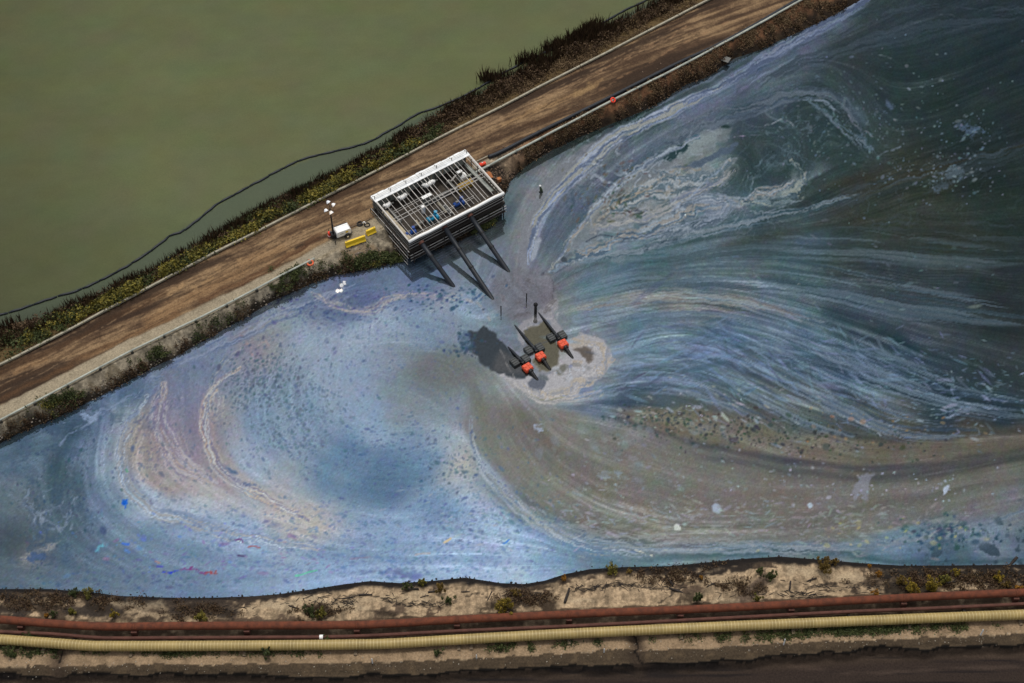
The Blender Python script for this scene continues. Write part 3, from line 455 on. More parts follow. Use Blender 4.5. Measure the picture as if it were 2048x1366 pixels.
RIBS = [S([(1128,690),(1160,680),(1195,690),(1212,715),(1195,748),(1160,765),(1130,790),(1080,788),(1040,768)], 15, [(184,180,176),(138,140,144),(172,160,142)], op=.75, ls=18, vs=3.5, wob=8, cut=.05, wsc=16),
 S([(1108,735),(1130,750),(1140,735),(1170,735),(1190,745)], 10, [(176,180,184),(130,130,128)], op=.7, ls=14, vs=3, wob=8, cut=.05, wsc=14), S([(1015,760),(1050,780),(1095,800),(1140,796),(1200,780)], 13, [(160,156,150),(120,124,128),(176,172,166)], op=.6, ls=40, vs=2.6, wob=4, cut=.05),
 S([(1010,560),(1050,556),(1090,570),(1095,600),(1060,620),(1020,615),(1005,590)], 24, [(96,92,92),(136,136,142),(118,114,120)], op=.5, ls=22, vs=9, wob=12, cut=.1, wsc=20), S([(1095,604),(1110,620),(1112,640),(1090,642),(1050,655)], 10, [(176,172,172),(130,130,138)], op=.6, ls=20, vs=3, wob=6, cut=.05),
 S([(1020,500),(1035,560),(1060,600)], 40, [(104,106,116),(140,144,152)], op=.3, ls=40, vs=10, wob=12, cut=.1),
 S([(1230,700),(1330,668),(1440,678),(1550,735),(1680,800),(1800,850),(1950,865)], 50, [(142,160,178),(62,82,102)], op=.42, ls=190, vs=5, cut=.1, wob=4, wsc=90),
 S([(1220,740),(1300,722),(1400,730),(1500,775),(1600,830),(1700,870)], 36, [(136,154,172),(64,82,96)], op=.42, ls=170, vs=4.6, cut=.1, wob=3, wsc=90), S([(1200,790),(1280,765),(1360,768),(1450,800),(1540,845)], 22, [(126,142,158),(58,76,92)], op=.45, ls=90, vs=4, cut=.1),
 S([(1150,640),(1260,625),(1380,618),(1500,632),(1640,680),(1780,740),(1920,790),(2070,815)], 46, [(138,154,168),(78,96,114)], op=.42, ls=220, vs=5.5, cut=.1, wob=3, wsc=90), S([(1160,590),(1300,560),(1450,548),(1620,560),(1800,600),(2070,640)], 56, [(120,138,150),(64,84,94)], op=.42, ls=240, vs=6, cut=.1, wob=3, wsc=90),
 S([(1500,690),(1650,720),(1800,765),(1950,805),(2070,825)], 56, [(124,142,156),(44,60,72)], op=.42, ls=150, vs=4.4, cut=.12, wob=3, wsc=90), S([(1200,520),(1350,505),(1500,485),(1700,490),(1900,510),(2070,520)], 44, [(108,126,134),(60,76,78)], op=.4, ls=240, vs=5.5, cut=.1, wob=3, wsc=90),
 S([(1480,180),(1600,110),(1750,60),(1900,30),(2070,20)], 50, [(78,90,100),(50,62,68)], op=.4, ls=120, vs=6, cut=.12), S([(1700,400),(1850,350),(2070,270)], 60, [(64,76,80),(38,48,44)], op=.4, ls=100, vs=6, cut=.12),
 S([(1750,450),(1900,455),(2070,470)], 40, [(70,80,84),(44,50,42)], op=.4, ls=120, vs=6, cut=.12),
 S([(1058,525),(1072,450),(1105,398),(1150,345),(1190,310),(1235,275),(1300,238),(1370,208),(1450,165)], 19, [(150,162,184),(172,180,190),(96,108,128),(160,160,150)], op=.85, ls=50, vs=3.2, cut=.0),
 S([(1370,208),(1450,165),(1540,108),(1630,58),(1720,10),(1780,-30)], 17, [(126,138,162),(140,150,166),(84,96,118)], op=.8, ls=80, vs=3.5),
 S([(1250,235),(1340,190),(1420,145),(1520,90),(1640,30)], 13, [(92,106,124),(120,130,140)], op=.55, ls=60, vs=4),
 S([(1100,540),(1150,470),(1200,408),(1260,352),(1330,308),(1400,270)], 9, [(160,160,150),(166,176,184),(104,116,132)], op=.8, ls=30, vs=2.2),
 S([(1105,540),(1180,500),(1240,478),(1300,462),(1350,440),(1390,415),(1430,402),(1490,400),(1560,378),(1610,345)], 17, [(124,142,156),(160,168,172),(78,96,110),(150,146,138)], op=.85, ls=42, vs=2.8, wob=9),
 S([(1150,525),(1230,505),(1320,488),(1420,462),(1520,440),(1620,418),(1720,388)], 13, [(110,130,142),(66,88,96),(134,144,150)], op=.7, ls=70, vs=3, wob=5),
 S([(1210,430),(1260,395),(1330,375),(1380,372),(1420,358),(1460,328)], 30, [(156,150,138),(104,120,130),(168,174,174),(84,104,112)], op=.75, ls=34, vs=3.2, wob=12),
 S([(1180,470),(1240,440),(1310,425),(1370,400),(1430,370),(1470,345)], 16, [(150,150,146),(120,128,146),(170,168,160)], op=.7, ls=40, vs=3, wob=8),
 S([(1350,415),(1400,400),(1450,402),(1450,425),(1415,440),(1380,455),(1330,468),(1280,470)], 16, [(150,158,168),(84,98,110),(130,142,154)], op=.85, ls=30, vs=2.6, wob=6),
 S([(1290,500),(1340,478),(1390,455),(1410,440)], 14, [(64,80,90),(140,150,156),(96,110,120)], op=.8, ls=14, vs=4, wob=8),
 S([(1460,395),(1520,410),(1570,395),(1600,350),(1590,320)], 16, [(128,144,146),(160,164,150),(70,88,96)], op=.75, ls=24, vs=3.4, wob=12, cut=.05),
 S([(1500,380),(1530,330),(1580,310),(1610,330),(1590,370)], 22, [(92,112,118),(60,76,80)], op=.6, ls=24, vs=5, wob=14, cut=.1),
 S([(1300,300),(1420,240),(1500,215),(1600,190),(1680,205),(1725,270)], 24, [(92,106,120),(70,82,92),(112,122,130)], op=.6, ls=70, vs=5, wob=8, cut=.05),
 S([(1610,205),(1660,225),(1700,265),(1750,310)], 13, [(120,134,144),(92,112,122)], op=.7, ls=26, vs=3.4, wob=8, cut=.1),
 S([(1640,410),(1740,375),(1840,345),(1940,320),(2060,290)], 12, [(78,90,98),(54,52,40)], op=.5, ls=70, vs=4, cut=.1),
 S([(940,830),(950,890),(990,965),(1060,1035),(1140,1085),(1220,1105),(1300,1112)], 15, [(136,148,156),(88,104,126),(160,168,172)], op=.6, ls=60, vs=3.2, cut=.1),
 S([(1150,1075),(1300,1095),(1500,1095),(1700,1096),(1850,1078),(1980,1045),(2060,1018)], 15, [(140,148,152),(92,112,128),(124,136,144)], op=.6, ls=90, vs=3, cut=.08),
 S([(980,950),(1060,1030),(1180,1075),(1330,1080),(1550,1070)], 22, [(116,122,116),(136,140,138)], op=.5, ls=40, vs=3, cut=.15),
 S([(300,790),(265,840),(245,900),(250,960),(290,1010),(380,1045),(500,1075),(650,1100)], 18, [(176,188,198),(116,130,152),(150,150,148)], op=.75, ls=60, vs=2.4, cut=.05, wob=6),
 S([(330,770),(318,830),(330,880),(370,930),(430,965)], 30, [(168,152,140),(124,118,142),(172,170,172)], op=.65, ls=60, vs=2.6, cut=.05),
 S([(480,735),(440,765),(418,800),(408,850),(420,900),(450,950),(520,990),(620,1040)], 14, [(180,162,142),(112,110,132),(182,186,184)], op=.75, ls=40, vs=2.2, cut=.05),
 S([(500,690),(450,720),(420,770),(425,830),(440,830),(445,790)], 12, [(96,108,132),(170,168,160)], op=.5, ls=20, vs=3, cut=.15),
 S([(330,735),(430,690),(520,650),(620,605),(720,570)], 16, [(96,112,140),(146,154,170)], op=.65, ls=60, vs=3.6, cut=.1),
 S([(620,585),(680,615),(740,620),(780,595),(850,590),(930,600)], 12, [(172,166,160),(124,126,156)], op=.6, ls=40, vs=2.6, cut=.05),
 S([(100,900),(170,850),(240,810),(330,750)], 12, [(80,98,126),(140,154,176)], op=.5, ls=26, vs=4, cut=.12, wob=9), S([(60,960),(70,1040),(130,1060),(150,1000)], 22, [(80,98,120),(140,152,168)], op=.5, ls=22, vs=5, cut=.15, wob=14),
 S([(1140,622),(1230,602),(1330,590),(1430,598),(1540,618),(1640,650)], 16, [(150,150,140),(120,112,108),(140,152,156)], op=.5, ls=70, vs=3.5, cut=.08)]
CRISP = [S([(1620,202),(1640,200),(1656,205),(1668,218),(1678,224)], 3.2, (138,150,162), soft=.8, wob=3, op=.8), S([(1530,250),(1545,246),(1560,238),(1575,240),(1586,250),(1590,256)], 2.2, (150,156,160), soft=.7, wob=2, op=.85),
 S([(1700,232),(1712,252),(1728,262),(1745,275)], 3, (140,140,150), soft=.8, wob=4, op=.6), S([(1755,312),(1768,302),(1785,298),(1802,292)], 2.6, (120,132,142), soft=.8, wob=3, op=.7), S([(1810,55),(1890,30),(1912,36)], 3, (90,98,104), soft=.8, wob=5, op=.5), S([(1760,108),(1775,112),(1790,120)], 2.5, (120,130,132), wob=3, op=.6),
 S([(1300,488),(1400,462),(1520,435),(1620,418),(1720,385)], 2.5, (128,140,142), soft=.8, wob=3, op=.6), S([(1100,552),(1150,520),(1200,490),(1260,482),(1290,478)], 2, (70,80,90), wob=3, op=.5),
 S([(1180,432),(1190,460),(1240,450),(1300,470)], 1.8, (150,158,166), wob=4, op=.5), S([(1170,480),(1200,468),(1235,476),(1275,476),(1330,462)], 2.0, (66,76,88), wob=4, op=.7), S([(1140,498),(1162,452),(1210,398),(1262,352)], 3, (158,168,176), wob=3, op=.7),
 S([(1190,450),(1240,405),(1300,375),(1345,345),(1400,338)], 4, (166,150,128), wob=5, op=.6, soft=.9), S([(1135,505),(1150,470),(1175,440)], 3, (150,132,112), wob=4, op=.5), S([(1340,410),(1355,395),(1350,382),(1330,378)], 1.8, (160,170,176), wob=3, op=.7), S([(1335,425),(1360,405),(1400,375),(1430,350),(1455,325)], 3.5, (150,164,180), wob=5, op=.6),
 S([(1386,412),(1400,402),(1440,398),(1456,410)], 2, (172,178,184), wob=3, op=.6), S([(1382,416),(1400,420),(1412,428),(1418,440)], 1.7, (160,166,174), wob=2, op=.6), S([(1475,405),(1500,408),(1540,398),(1580,388)], 2.2, (150,162,166), wob=3, op=.6), S([(1530,425),(1570,412),(1590,400)], 1.8, (140,150,160), wob=2, op=.6),
 S([(1105,560),(1108,580),(1104,598)], 1.6, (70,70,80), wob=2, op=.6), S([(1000,700),(1020,742),(1050,785),(1090,802),(1130,800)], 2, (150,146,140), wob=2, op=.5), S([(1062,790),(1090,800),(1122,796),(1135,790)], 2, (132,130,100), wob=2, op=.5), S([(1145,800),(1200,780),(1240,758),(1262,740)], 3, (128,146,172), wob=3, op=.5, soft=.9),
 S([(1127,792),(1190,786),(1260,772),(1300,770)], 2.5, (120,138,172), wob=3, op=.5, soft=.9), S([(1690,832),(1705,838),(1720,848),(1735,852),(1752,862),(1760,870)], 2.4, (150,158,164), wob=3, op=.8), S([(1540,838),(1558,846),(1572,858),(1576,868)], 1.8, (150,152,150), wob=2, op=.7),
 S([(1310,1022),(1335,1030),(1350,1042)], 1.5, (132,142,150), wob=2, op=.5), S([(1265,1075),(1330,1082),(1372,1086)], 2, (150,154,154), wob=2, op=.5), S([(1430,1082),(1470,1086)], 1.5, (160,160,150), wob=2, op=.5), S([(1270,1100),(1290,1108),(1305,1112)], 2.5, (176,176,160), wob=3, op=.8), S([(1180,1108),(1220,1110)], 2, (160,148,128), wob=2, op=.5),
 S([(400,822),(408,800),(420,780),(440,765),(455,750)], 3, (170,160,152), wob=3, op=.6), S([(414,830),(416,812),(428,790),(436,785),(440,800),(434,825)], 1.8, (186,186,182), wob=2, op=.7), S([(408,790),(402,840),(410,880)], 2.4, (176,142,138), wob=3, op=.5), S([(488,685),(500,690),(506,712)], 4, (176,146,140), wob=4, op=.6), S([(520,690),(530,682),(540,690)], 3.5, (170,148,146), wob=4, op=.5),
 S([(640,590),(662,612),(700,622),(735,622),(760,608),(775,592),(880,588)], 2.4, (180,170,158), wob=3, op=.6), S([(765,575),(768,592),(752,612),(725,618)], 2, (128,112,130), wob=2, op=.6), S([(905,585),(935,600),(960,608),(980,640)], 5, (168,158,150), wob=4, op=.5), S([(935,520),(960,560),(985,590)], 7, (158,156,142), wob=3, op=.5, soft=.9),
 S([(450,752),(480,745),(500,760),(495,790)], 2.5, (164,168,172), wob=4, op=.5), S([(285,825),(296,860),(320,900)], 2, (160,140,128), wob=3, op=.5), S([(305,800),(312,840),(325,870)], 1.8, (172,160,166), wob=3, op=.5), S([(322,790),(330,830),(345,870)], 1.8, (160,150,168), wob=3, op=.5), S([(340,800),(355,795),(380,790)], 2.5, (172,168,170), wob=4, op=.6),
 S([(60,1030),(70,1000),(85,985),(92,1000)], 1.8, (150,160,174), wob=5, op=.6, wsc=12), S([(60,1040),(80,1050),(100,1058),(130,1040),(148,1010)], 2.4, (120,136,156), wob=6, op=.5, wsc=14), S([(70,1045),(76,1030),(90,1025),(84,1050)], 2.4, (140,150,164), wob=6, op=.6, wsc=10), S([(620,1062),(680,1068),(740,1060),(800,1070)], 1.6, (110,126,152), wob=4, op=.5)]
SPECKS = [((620, 580, 830, 110, 100, (84, 104, 120), 1.6, 1.5, .65), dict(clump=-.1)), ((500, 520, 760, 90, 70, (70, 88, 104), 1.6, 1.5, .7), dict(clump=0)), ((480, 730, 900, 230, 90, (70, 92, 122), 1.45, 1.8, .65), dict(clump=-.2)),
 ((600, 600, 1060, 330, 60, (84, 106, 136), 1.4, 2.4, .6), dict()), ((600, 700, 1130, 420, 40, (80, 100, 136), 1.5, 2.4, .55), dict()), ((420, 320, 900, 110, 140, (80, 92, 120), 1.4, 1.8, .6), dict()), ((300, 130, 970, 110, 150, (58, 78, 96), 1.7, 1.4, .7), dict(clump=.0)),
 ((600, 960, 1050, 160, 90, (72, 96, 124), 1.6, 1.8, .6), dict()), ((110, 900, 920, 70, 60, (66, 86, 104), 1.7, 1.4, .8), dict(clump=0)), ((420, 780, 690, 220, 90, (84, 104, 136), 1.5, 1.3, .55), dict()), ((380, 650, 620, 180, 40, (70, 80, 120), 1.6, 1.5, .6), dict()),
 ((60, 925, 690, 26, 26, (50, 72, 88), 2.2, 1.3, .85), dict()), ((110, 900, 590, 80, 30, (54, 82, 106), 2.2, 1.4, .8), dict(clump=0)), ((140, 250, 1160, 250, 22, (70, 90, 118), 2.1, 1.8, .65), dict(clump=0.1)), ((50, 800, 1150, 60, 12, (76, 96, 128), 3.2, 1.8, .6), dict()),
 ((230, 1480, 862, 210, 36, (52, 64, 60), 2.1, 1.25, .9), dict(clump=-.1)), ((120, 1640, 890, 200, 36, (58, 62, 56), 1.9, 1.4, .85), dict(clump=0)), ((90, 1320, 840, 90, 22, (50, 66, 64), 2.2, 1.4, .8), dict()), ((110, 1900, 1065, 110, 26, (48, 72, 84), 3.0, 1.3, .85), dict(clump=0)), ((60, 1250, 415, 60, 40, (60, 78, 72), 2.0, 1.8, .8), dict()), ((120, 1220, 390, 80, 70, (96, 88, 76), 1.6, 2.2, .7), dict()),
 ((260, 1400, 960, 420, 90, (136, 146, 154), 1.6, 1.5, .55), dict(clump=.25)), ((24, 1400, 970, 480, 90, (160, 168, 176), 2.6, 1.3, .8), dict()), ((70, 1200, 900, 220, 70, (128, 138, 146), 5, 1.8, .35), dict(clump=.1)), ((320, 1250, 1040, 330, 50, (140, 148, 152), 1.5, 4.5, .6), dict()), ((300, 1700, 1050, 300, 50, (144, 146, 146), 1.5, 4.0, .6), dict()), ((60, 1750, 970, 300, 50, (164, 170, 180), 1.7, 1.4, .85), dict()),
 ((260, 1860, 780, 280, 90, (112, 132, 152), 1.3, 4.0, .6), dict()), ((80, 1920, 800, 220, 70, (150, 166, 178), 1.5, 3.2, .7), dict()), ((300, 1650, 750, 260, 90, (124, 142, 166), 1.8, 7.0, .5), dict()), ((180, 1450, 720, 220, 70, (124, 146, 176), 2.2, 8.0, .4), dict()), ((140, 1450, 720, 220, 90, (66, 82, 96), 2.2, 8.0, .4), dict()),
 ((210, 1820, 320, 230, 110, (112, 130, 142), 1.6, 1.4, .75), dict(clump=.05)), ((75, 1850, 230, 220, 180, (120, 136, 146), 1.8, 1.4, .8), dict(clump=0)), ((220, 1650, 220, 170, 100, (110, 124, 130), 1.5, 1.8, .6), dict(clump=.1)), ((40, 1900, 350, 80, 30, (140, 154, 162), 1.6, 1.8, .7), dict()), ((24, 1940, 255, 50, 30, (120, 138, 150), 1.7, 1.8, .7), dict()),
 ((80, 1700, 560, 350, 80, (110, 126, 132), 1.6, 3.0, .6), dict()), ((30, 1450, 800, 260, 60, (160, 160, 150), 1.5, 2.6, .6), dict()), ((60, 1380, 830, 160, 40, (160, 168, 170), 1.7, 3.0, .8), dict()), ((26, 1700, 860, 200, 50, (170, 130, 90), 2.2, 1.6, .6), dict()), ((26, 1750, 1070, 200, 30, (176, 166, 110), 2.4, 1.6, .6), dict()),
 ((120, 500, 1110, 300, 50, (110, 84, 140), 1.5, 3.0, .45), dict(cj=24)), ((60, 300, 1080, 200, 50, (80, 120, 190), 2.0, 1.8, .5), dict(cj=24))]
IRID = [S([(245,1003),(252,1006),(254,1011)], 5.5, (30,98,190), wob=8, wsc=6, soft=.6), S([(193,1098),(200,1094),(205,1092)], 9, (100,168,182), wob=6, wsc=8, soft=.9, op=.8), S([(244,1086),(254,1088)], 4.5, (60,104,190), wob=3, op=.8), S([(250,1102),(258,1106)], 5, (84,126,180), wob=3, op=.7), S([(228,1082),(234,1078)], 4, (120,96,136), wob=3, op=.6), S([(208,1117),(216,1118)], 4, (140,112,140), wob=3, op=.6),
 S([(326,1144),(345,1145),(362,1142)], 2.6, (48,66,170), wob=5, wsc=7, soft=.8), S([(360,1142),(375,1137),(388,1138),(400,1142),(412,1146)], 2.6, (112,62,116), wob=5, wsc=7, soft=.8), S([(412,1146),(425,1144),(432,1146)], 3.2, (136,74,76), wob=5, wsc=7, soft=.8), S([(316,1133),(326,1135)], 3, (70,72,160), wob=2, op=.8),
 S([(590,1151),(602,1149),(616,1144),(632,1141)], 2.4, (88,170,140), wob=1, op=.8), S([(472,1080),(482,1078),(486,1084)], 2.2, (92,50,110), wob=2), S([(496,1093),(510,1093),(520,1096)], 1.8, (150,78,74), wob=2, op=.8), S([(476,1110),(488,1112)], 3.2, (70,60,96), wob=2, op=.8), S([(312,1122),(320,1126)], 2.5, (160,120,110), wob=2, op=.7),
 S([(1007,1088),(1013,1084),(1018,1080)], 1.8, (36,104,180), wob=0), S([(888,1086),(896,1082),(901,1078)], 3, (186,166,126), wob=2, op=.8), S([(252,938),(255,944)], 2.2, (80,150,110), wob=0, op=.8), S([(830,1110),(860,1106)], 2, (160,140,130), wob=2, op=.5), S([(700,1118),(740,1114)], 2, (118,88,110), wob=2, op=.4)]
#@@WATER_END
WC = build_water()
def film(X, Y):
    sx, sy = survey(X, Y, 0.0)
    jx = np.clip((sx-GX[0])/2.0, 0, len(GX)-1.001); jy = np.clip((sy-GY[0])/2.0, 0, len(GY)-1.001)
    x0 = jx.astype(int); y0 = jy.astype(int); tx = (jx-x0)[..., None]; ty = (jy-y0)[..., None]
    return (WC[y0, x0]*(1-tx)+WC[y0, x0+1]*tx)*(1-ty)+(WC[y0+1, x0]*(1-tx)+WC[y0+1, x0+1]*tx)*ty
# ------------------------------------------------------------------ shore and berm lines
ZG, ZR = 1.1, 2.3                      # level of the green pond, level of the causeway road
shoreG = profile([(-60,678),(0,655),(60,640),(130,616),(200,590),(300,546),(360,512),(420,476),(500,434),(560,402),(640,362),(700,336),(780,288),(840,250),(900,219),(960,188),(1020,158),(1080,129),(1150,98),(1200,66),(1250,38),(1330,-2),(1400,-40)], ZG)
railL = profile([(0,729),(100,680),(200,626),(300,573),(428,506),(541,450),(602,418),(717,360),(820,306),(883,272),(978,226),(1100,162),(1184,120),(1300,60),(1416,0)], ZR)
railRpx = [(-60,870),(0,840),(114,780),(221,723),(277,694),(400,635),(500,584),(563,550),(620,521),(680,494),(760,455),(850,405),(959,341),(1009,314),(1116,258),(1224,201),(1334,146),(1389,117),(1500,57),(1602,0),(1690,-50)]
railR = profile(railRpx, ZR)
roadR = profile([(0,812),(120,750),(240,688),(360,632),(480,575),(580,525),(640,490),(680,470),(760,430),(860,378),(960,325),(1080,266),(1224,196),(1400,106),(1590,0)], ZR)
shoreR = profile([(-60,912),(0,886),(40,864),(100,840),(150,817),(200,792),(260,760),(300,737),(350,714),(400,685),(450,657),(500,629),(540,604),(600,577),(640,560),(680,548),(740,538),(790,524),(830,512),(900,490),(950,468),(985,448),(1000,420),(1010,385),(1020,362),(1040,342),(1074,316),(1117,293),(1149,278),(1199,257),(1248,237),(1286,222),(1325,200),(1373,168),(1412,155),(1432,143),(1461,119),(1511,103),(1602,62),(1663,32),(1716,3),(1780,-40)], 0.0)
shoreS = profile([(-60,1180),(0,1178),(100,1178),(180,1184),(240,1192),(330,1195),(400,1196),(500,1193),(560,1188),(620,1179),(690,1168),(740,1162),(800,1166),(870,1161),(930,1155),(970,1161),(1000,1166),(1050,1168),(1090,1161),(1130,1148),(1180,1138),(1250,1134),(1340,1132),(1400,1126),(1480,1118),(1560,1113),(1640,1119),(1720,1126),(1800,1131),(1900,1131),(2048,1129),(2110,1129)], 0.0)
ZP = 1.5
pipe1 = profile([(-60,1238),(0,1240),(102,1248),(205,1254),(342,1253),(513,1252),(700,1251),(782,1248),(919,1240),(1022,1235),(1193,1227),(1348,1221),(1519,1213),(1690,1203),(1861,1194),(2048,1186),(2110,1183)], ZP)
edgeS = profile([(-60,1338),(0,1334),(80,1330),(160,1333),(260,1328),(400,1330),(560,1328),(700,1326),(850,1322),(1000,1314),(1150,1306),(1240,1298),(1300,1300),(1400,1298),(1520,1290),(1650,1283),(1800,1277),(1950,1271),(2048,1266),(2110,1264)], ZP+0.1)
ledgeS = profile([(-60,1352),(0,1349),(80,1352),(150,1350),(250,1350),(400,1348),(560,1352),(700,1350),(850,1348),(1000,1336),(1150,1332),(1250,1326),(1350,1325),(1480,1318),(1600,1308),(1750,1300),(1900,1293),(2048,1290),(2110,1288)], ZP-0.2)
def axis(a, b, s, far):
    t = [s*1.25]; 
    while sum(t) < far: t.append(t[-1]*1.25)
    c = np.cumsum(t); return np.concatenate([a-c[::-1], np.arange(a, b, s), b+c])
YB = P(1024,1380,0).y; YT = P(1500,-20,2).y; XR = P(2060,-10,0).x; print('ext', YB, YT, XR)
AX = axis(-92, XR, 0.17, 500); AY = axis(YB, YT, 0.19, 420)
MX, MY = np.meshgrid(AX, AY)
def row(f): return np.repeat(f(AX)[None], len(AY), 0)
sG, rL, rdR, rR, sR, sS, p1, eS, lS = [row(f) for f in (shoreG, railL, roadR, railR, shoreR, shoreS, pipe1, edgeS, ledgeS)]
sx_, sy_ = survey(MX, MY, 1.5)
nz1 = fbm(MX/2.2, MY/2.2, 700, 4); nz2 = fbm(MX/0.6, MY/0.6, 710, 3); nz3 = fbm(MX/7, MY/7, 720, 3)
def ramp(y, y0, z0, y1, z1): return z0+(z1-z0)*np.clip((y-y0)/(y1-y0), 0, 1)
# causeway cross-section (north to south): pond bed, shore, shoulder, road, edge, bank, shore, pond bed
wobR = 0.5*nz1+0.15*nz2
ZB = np.where(MY > sG, ZG-(MY-sG)*0.35,
     np.where(MY > rL+0.3, ramp(MY, sG, ZG, rL+0.6, ZR),
     np.where(MY > rdR, ZR+0.06*np.sin((MY-rdR)/(rL-rdR+1e-6)*math.pi)+0.025*nz2,
     np.where(MY > rR-0.8, ZR+0.08*nz1,
     np.where(MY > sR, ZR*np.clip((MY-sR)/(rR-0.8-sR+1e-6), 0, 1)**0.8+0.16*nz1*np.clip((MY-sR), 0, 1)+0.07*nz2, -(sR-MY)*0.45)))))
ZB = np.where((MY > rL) & (MY < sG+0.4), ZB+0.12*nz1+0.05*nz2, ZB)
# south bank
tb = np.clip((sS-MY)/(sS-p1+1e-6), 0, 1)
ZS = np.where(MY > sS, -(MY-sS)*0.5,
     np.where(MY > p1, 0.4*np.clip(tb*7, 0, 1)+(ZP*0.85-0.4)*sstep(0.05, 1, tb)+0.3*np.clip(tb*2.5-.15, 0, 1)*nz1+0.10*nz2*np.clip(tb*4-.3, 0, 1)+0.35*np.clip(tb*3, 0, 1)*np.clip(nz3, -0.4, 1)*(1-tb),
     np.where(MY > eS, ZP*0.85+(0.1+ZP*0.15)*np.clip((p1-MY)/(p1-eS+1e-6), 0, 1)+0.05*nz1+0.03*nz2,
     np.where(MY > lS, ramp(MY, eS, ZP+0.1, lS, ZP-0.45)+0.14*nz1+0.07*nz2, 0))))
nzl = 0.42*fbm(MX/3.2, MY/9, 730, 3)+0.07*fbm(MX/1.3, MY/1.3, 731, 2)
drop = np.clip((lS-MY+nzl)/0.5, 0, 1)
ZS = np.where(MY <= lS+0.4, (ZP-0.45)*(1-drop)+0.1*nz1*(1-drop)-0.25*drop+0.05*nz1, ZS)
def gully(px, pts, w, dep):
    d = pdist(sx_, sy_, pts); return -dep*np.exp(-(d/w)**2)
gul = gully(0, [(120,1305),(112,1330),(118,1360)], 16, 0.5)+gully(0, [(1268,1275),(1278,1295),(1270,1312),(1282,1330)], 14, 0.55)
ZS = ZS+np.where(MY < p1, gul, 0)
ZS = np.where(MY < p1, np.maximum(ZS, -.5), ZS)
north = MY > (sR+sS)/2
Z = np.where(north, ZB, ZS); Z = np.maximum(Z, -3.0)
# ---- pigments of the land
LC = np.zeros((*MX.shape, 3)); 
def setc(mask, col): 
    global LC
    LC += (np.asarray(col, float)-LC)*np.clip(mask, 0, 1)[..., None]
def m01(a): return np.clip(a, 0, 1)
f1 = fbm(MX/1.1, MY/1.1, 800, 4); f2 = fbm(MX/4, MY/4, 810, 4); f3 = fbm(MX/0.35, MY/0.35, 820, 2)
setc(np.ones_like(MX), (96, 84, 66))
al = MX*0.885+MY*0.465; ac = -MX*0.465+MY*0.885        # along and across the causeway
st = fbm(al/9, ac/0.55, 830, 4); st2 = fbm(al/22, ac/1.3, 840, 3); st3 = fbm(al/2.2, ac/0.35, 850, 3)
tr = (MY-rdR)/(rL-rdR+1e-6)                             # 0 at the pond-side edge, 1 at the far edge
onroad = sstep(-0.05, 0.03, tr+0.05*nz1)*sstep(0.9, 0.98, 2-tr-0.97+0.0*tr)
wleft = 1-sstep(-15, 5, MX)                             # left stretch drier and paler
cr = np.array((112, 86, 60.))[None, None]*np.ones((*MX.shape, 1))
tan = np.array((134, 110, 82.)); brn = np.array((74, 57, 43.)); dk = np.array((50, 39, 31.))
mt = m01(0.5+0.75*st+0.45*st2+0.35*f2+.22*f1+.12*f3-0.25*(1-wleft)+0.25*wleft*(0.45-np.abs(tr-0.35))*2)
cr = brn+(tan-brn)*mt[..., None]
md = m01(sstep(0.15, 0.7, -st2+0.7*np.exp(-((tr-0.86)/0.1)**2)+0.2*st3)); cr = cr+(dk-cr)*(0.75*md)[..., None]
LCroad = cr
LC += (LCroad-LC)*(((MY < rL+0.2) & (MY > sR) & north)*sstep(-0.03, 0.04, tr+0.03*nz1))[..., None]
# shoulder on the pond side: pale gravel on the left stretch
sh = ((MY < rdR+0.5) & (MY > sR) & north)*sstep(0.03, -0.04, tr+0.03*nz1) if False else ((north) & (MY > sR))*(1-sstep(-0.04, 0.03, tr+0.03*nz1))
bankc = np.array((140, 130, 112.)); bankr = np.array((98, 70, 50.))
bk = bankc+(bankr-bankc)*sstep(-6, 6, MX)[..., None]
bk = bk*(1+0.34*f1+0.2*f3)[..., None]
LC += (bk-LC)*sh[..., None]
pal = sh*(MY > rR-0.5)*(1-sstep(-22, -14, MX)); setc(pal*0.8, (146, 134, 112))
# dark tarry foot and weedy patches of the bank
tbk = (MY-sR)/(rR-sR+1e-6)
foot = north*(MY < rR)*(1-sstep(0.06+.1*sstep(-5, 15, MX), 0.30+.2*sstep(-5, 15, MX), tbk+0.16*f1+0.10*f2)); setc(foot*0.9, (34, 28, 22))
setc(north*(MY < rR-0.2)*sstep(0.3, 0.7, f1+0.4*f2)*0.5, (62, 54, 40))
# land between causeway edge and green pond
nb = north*(MY > rL+0.1); setc(nb*1.0, (92, 76, 50)); setc(nb*sstep(0.0, 0.6, f1), (64, 50, 32)); setc(nb*sstep(20, 60, MX)*sstep(0.5, 1.0, 1-(MY-rL)/4.0)*0.7, (112, 90, 56))
setc(north*(MY > sG-1.2)*0.8, (60, 52, 40))
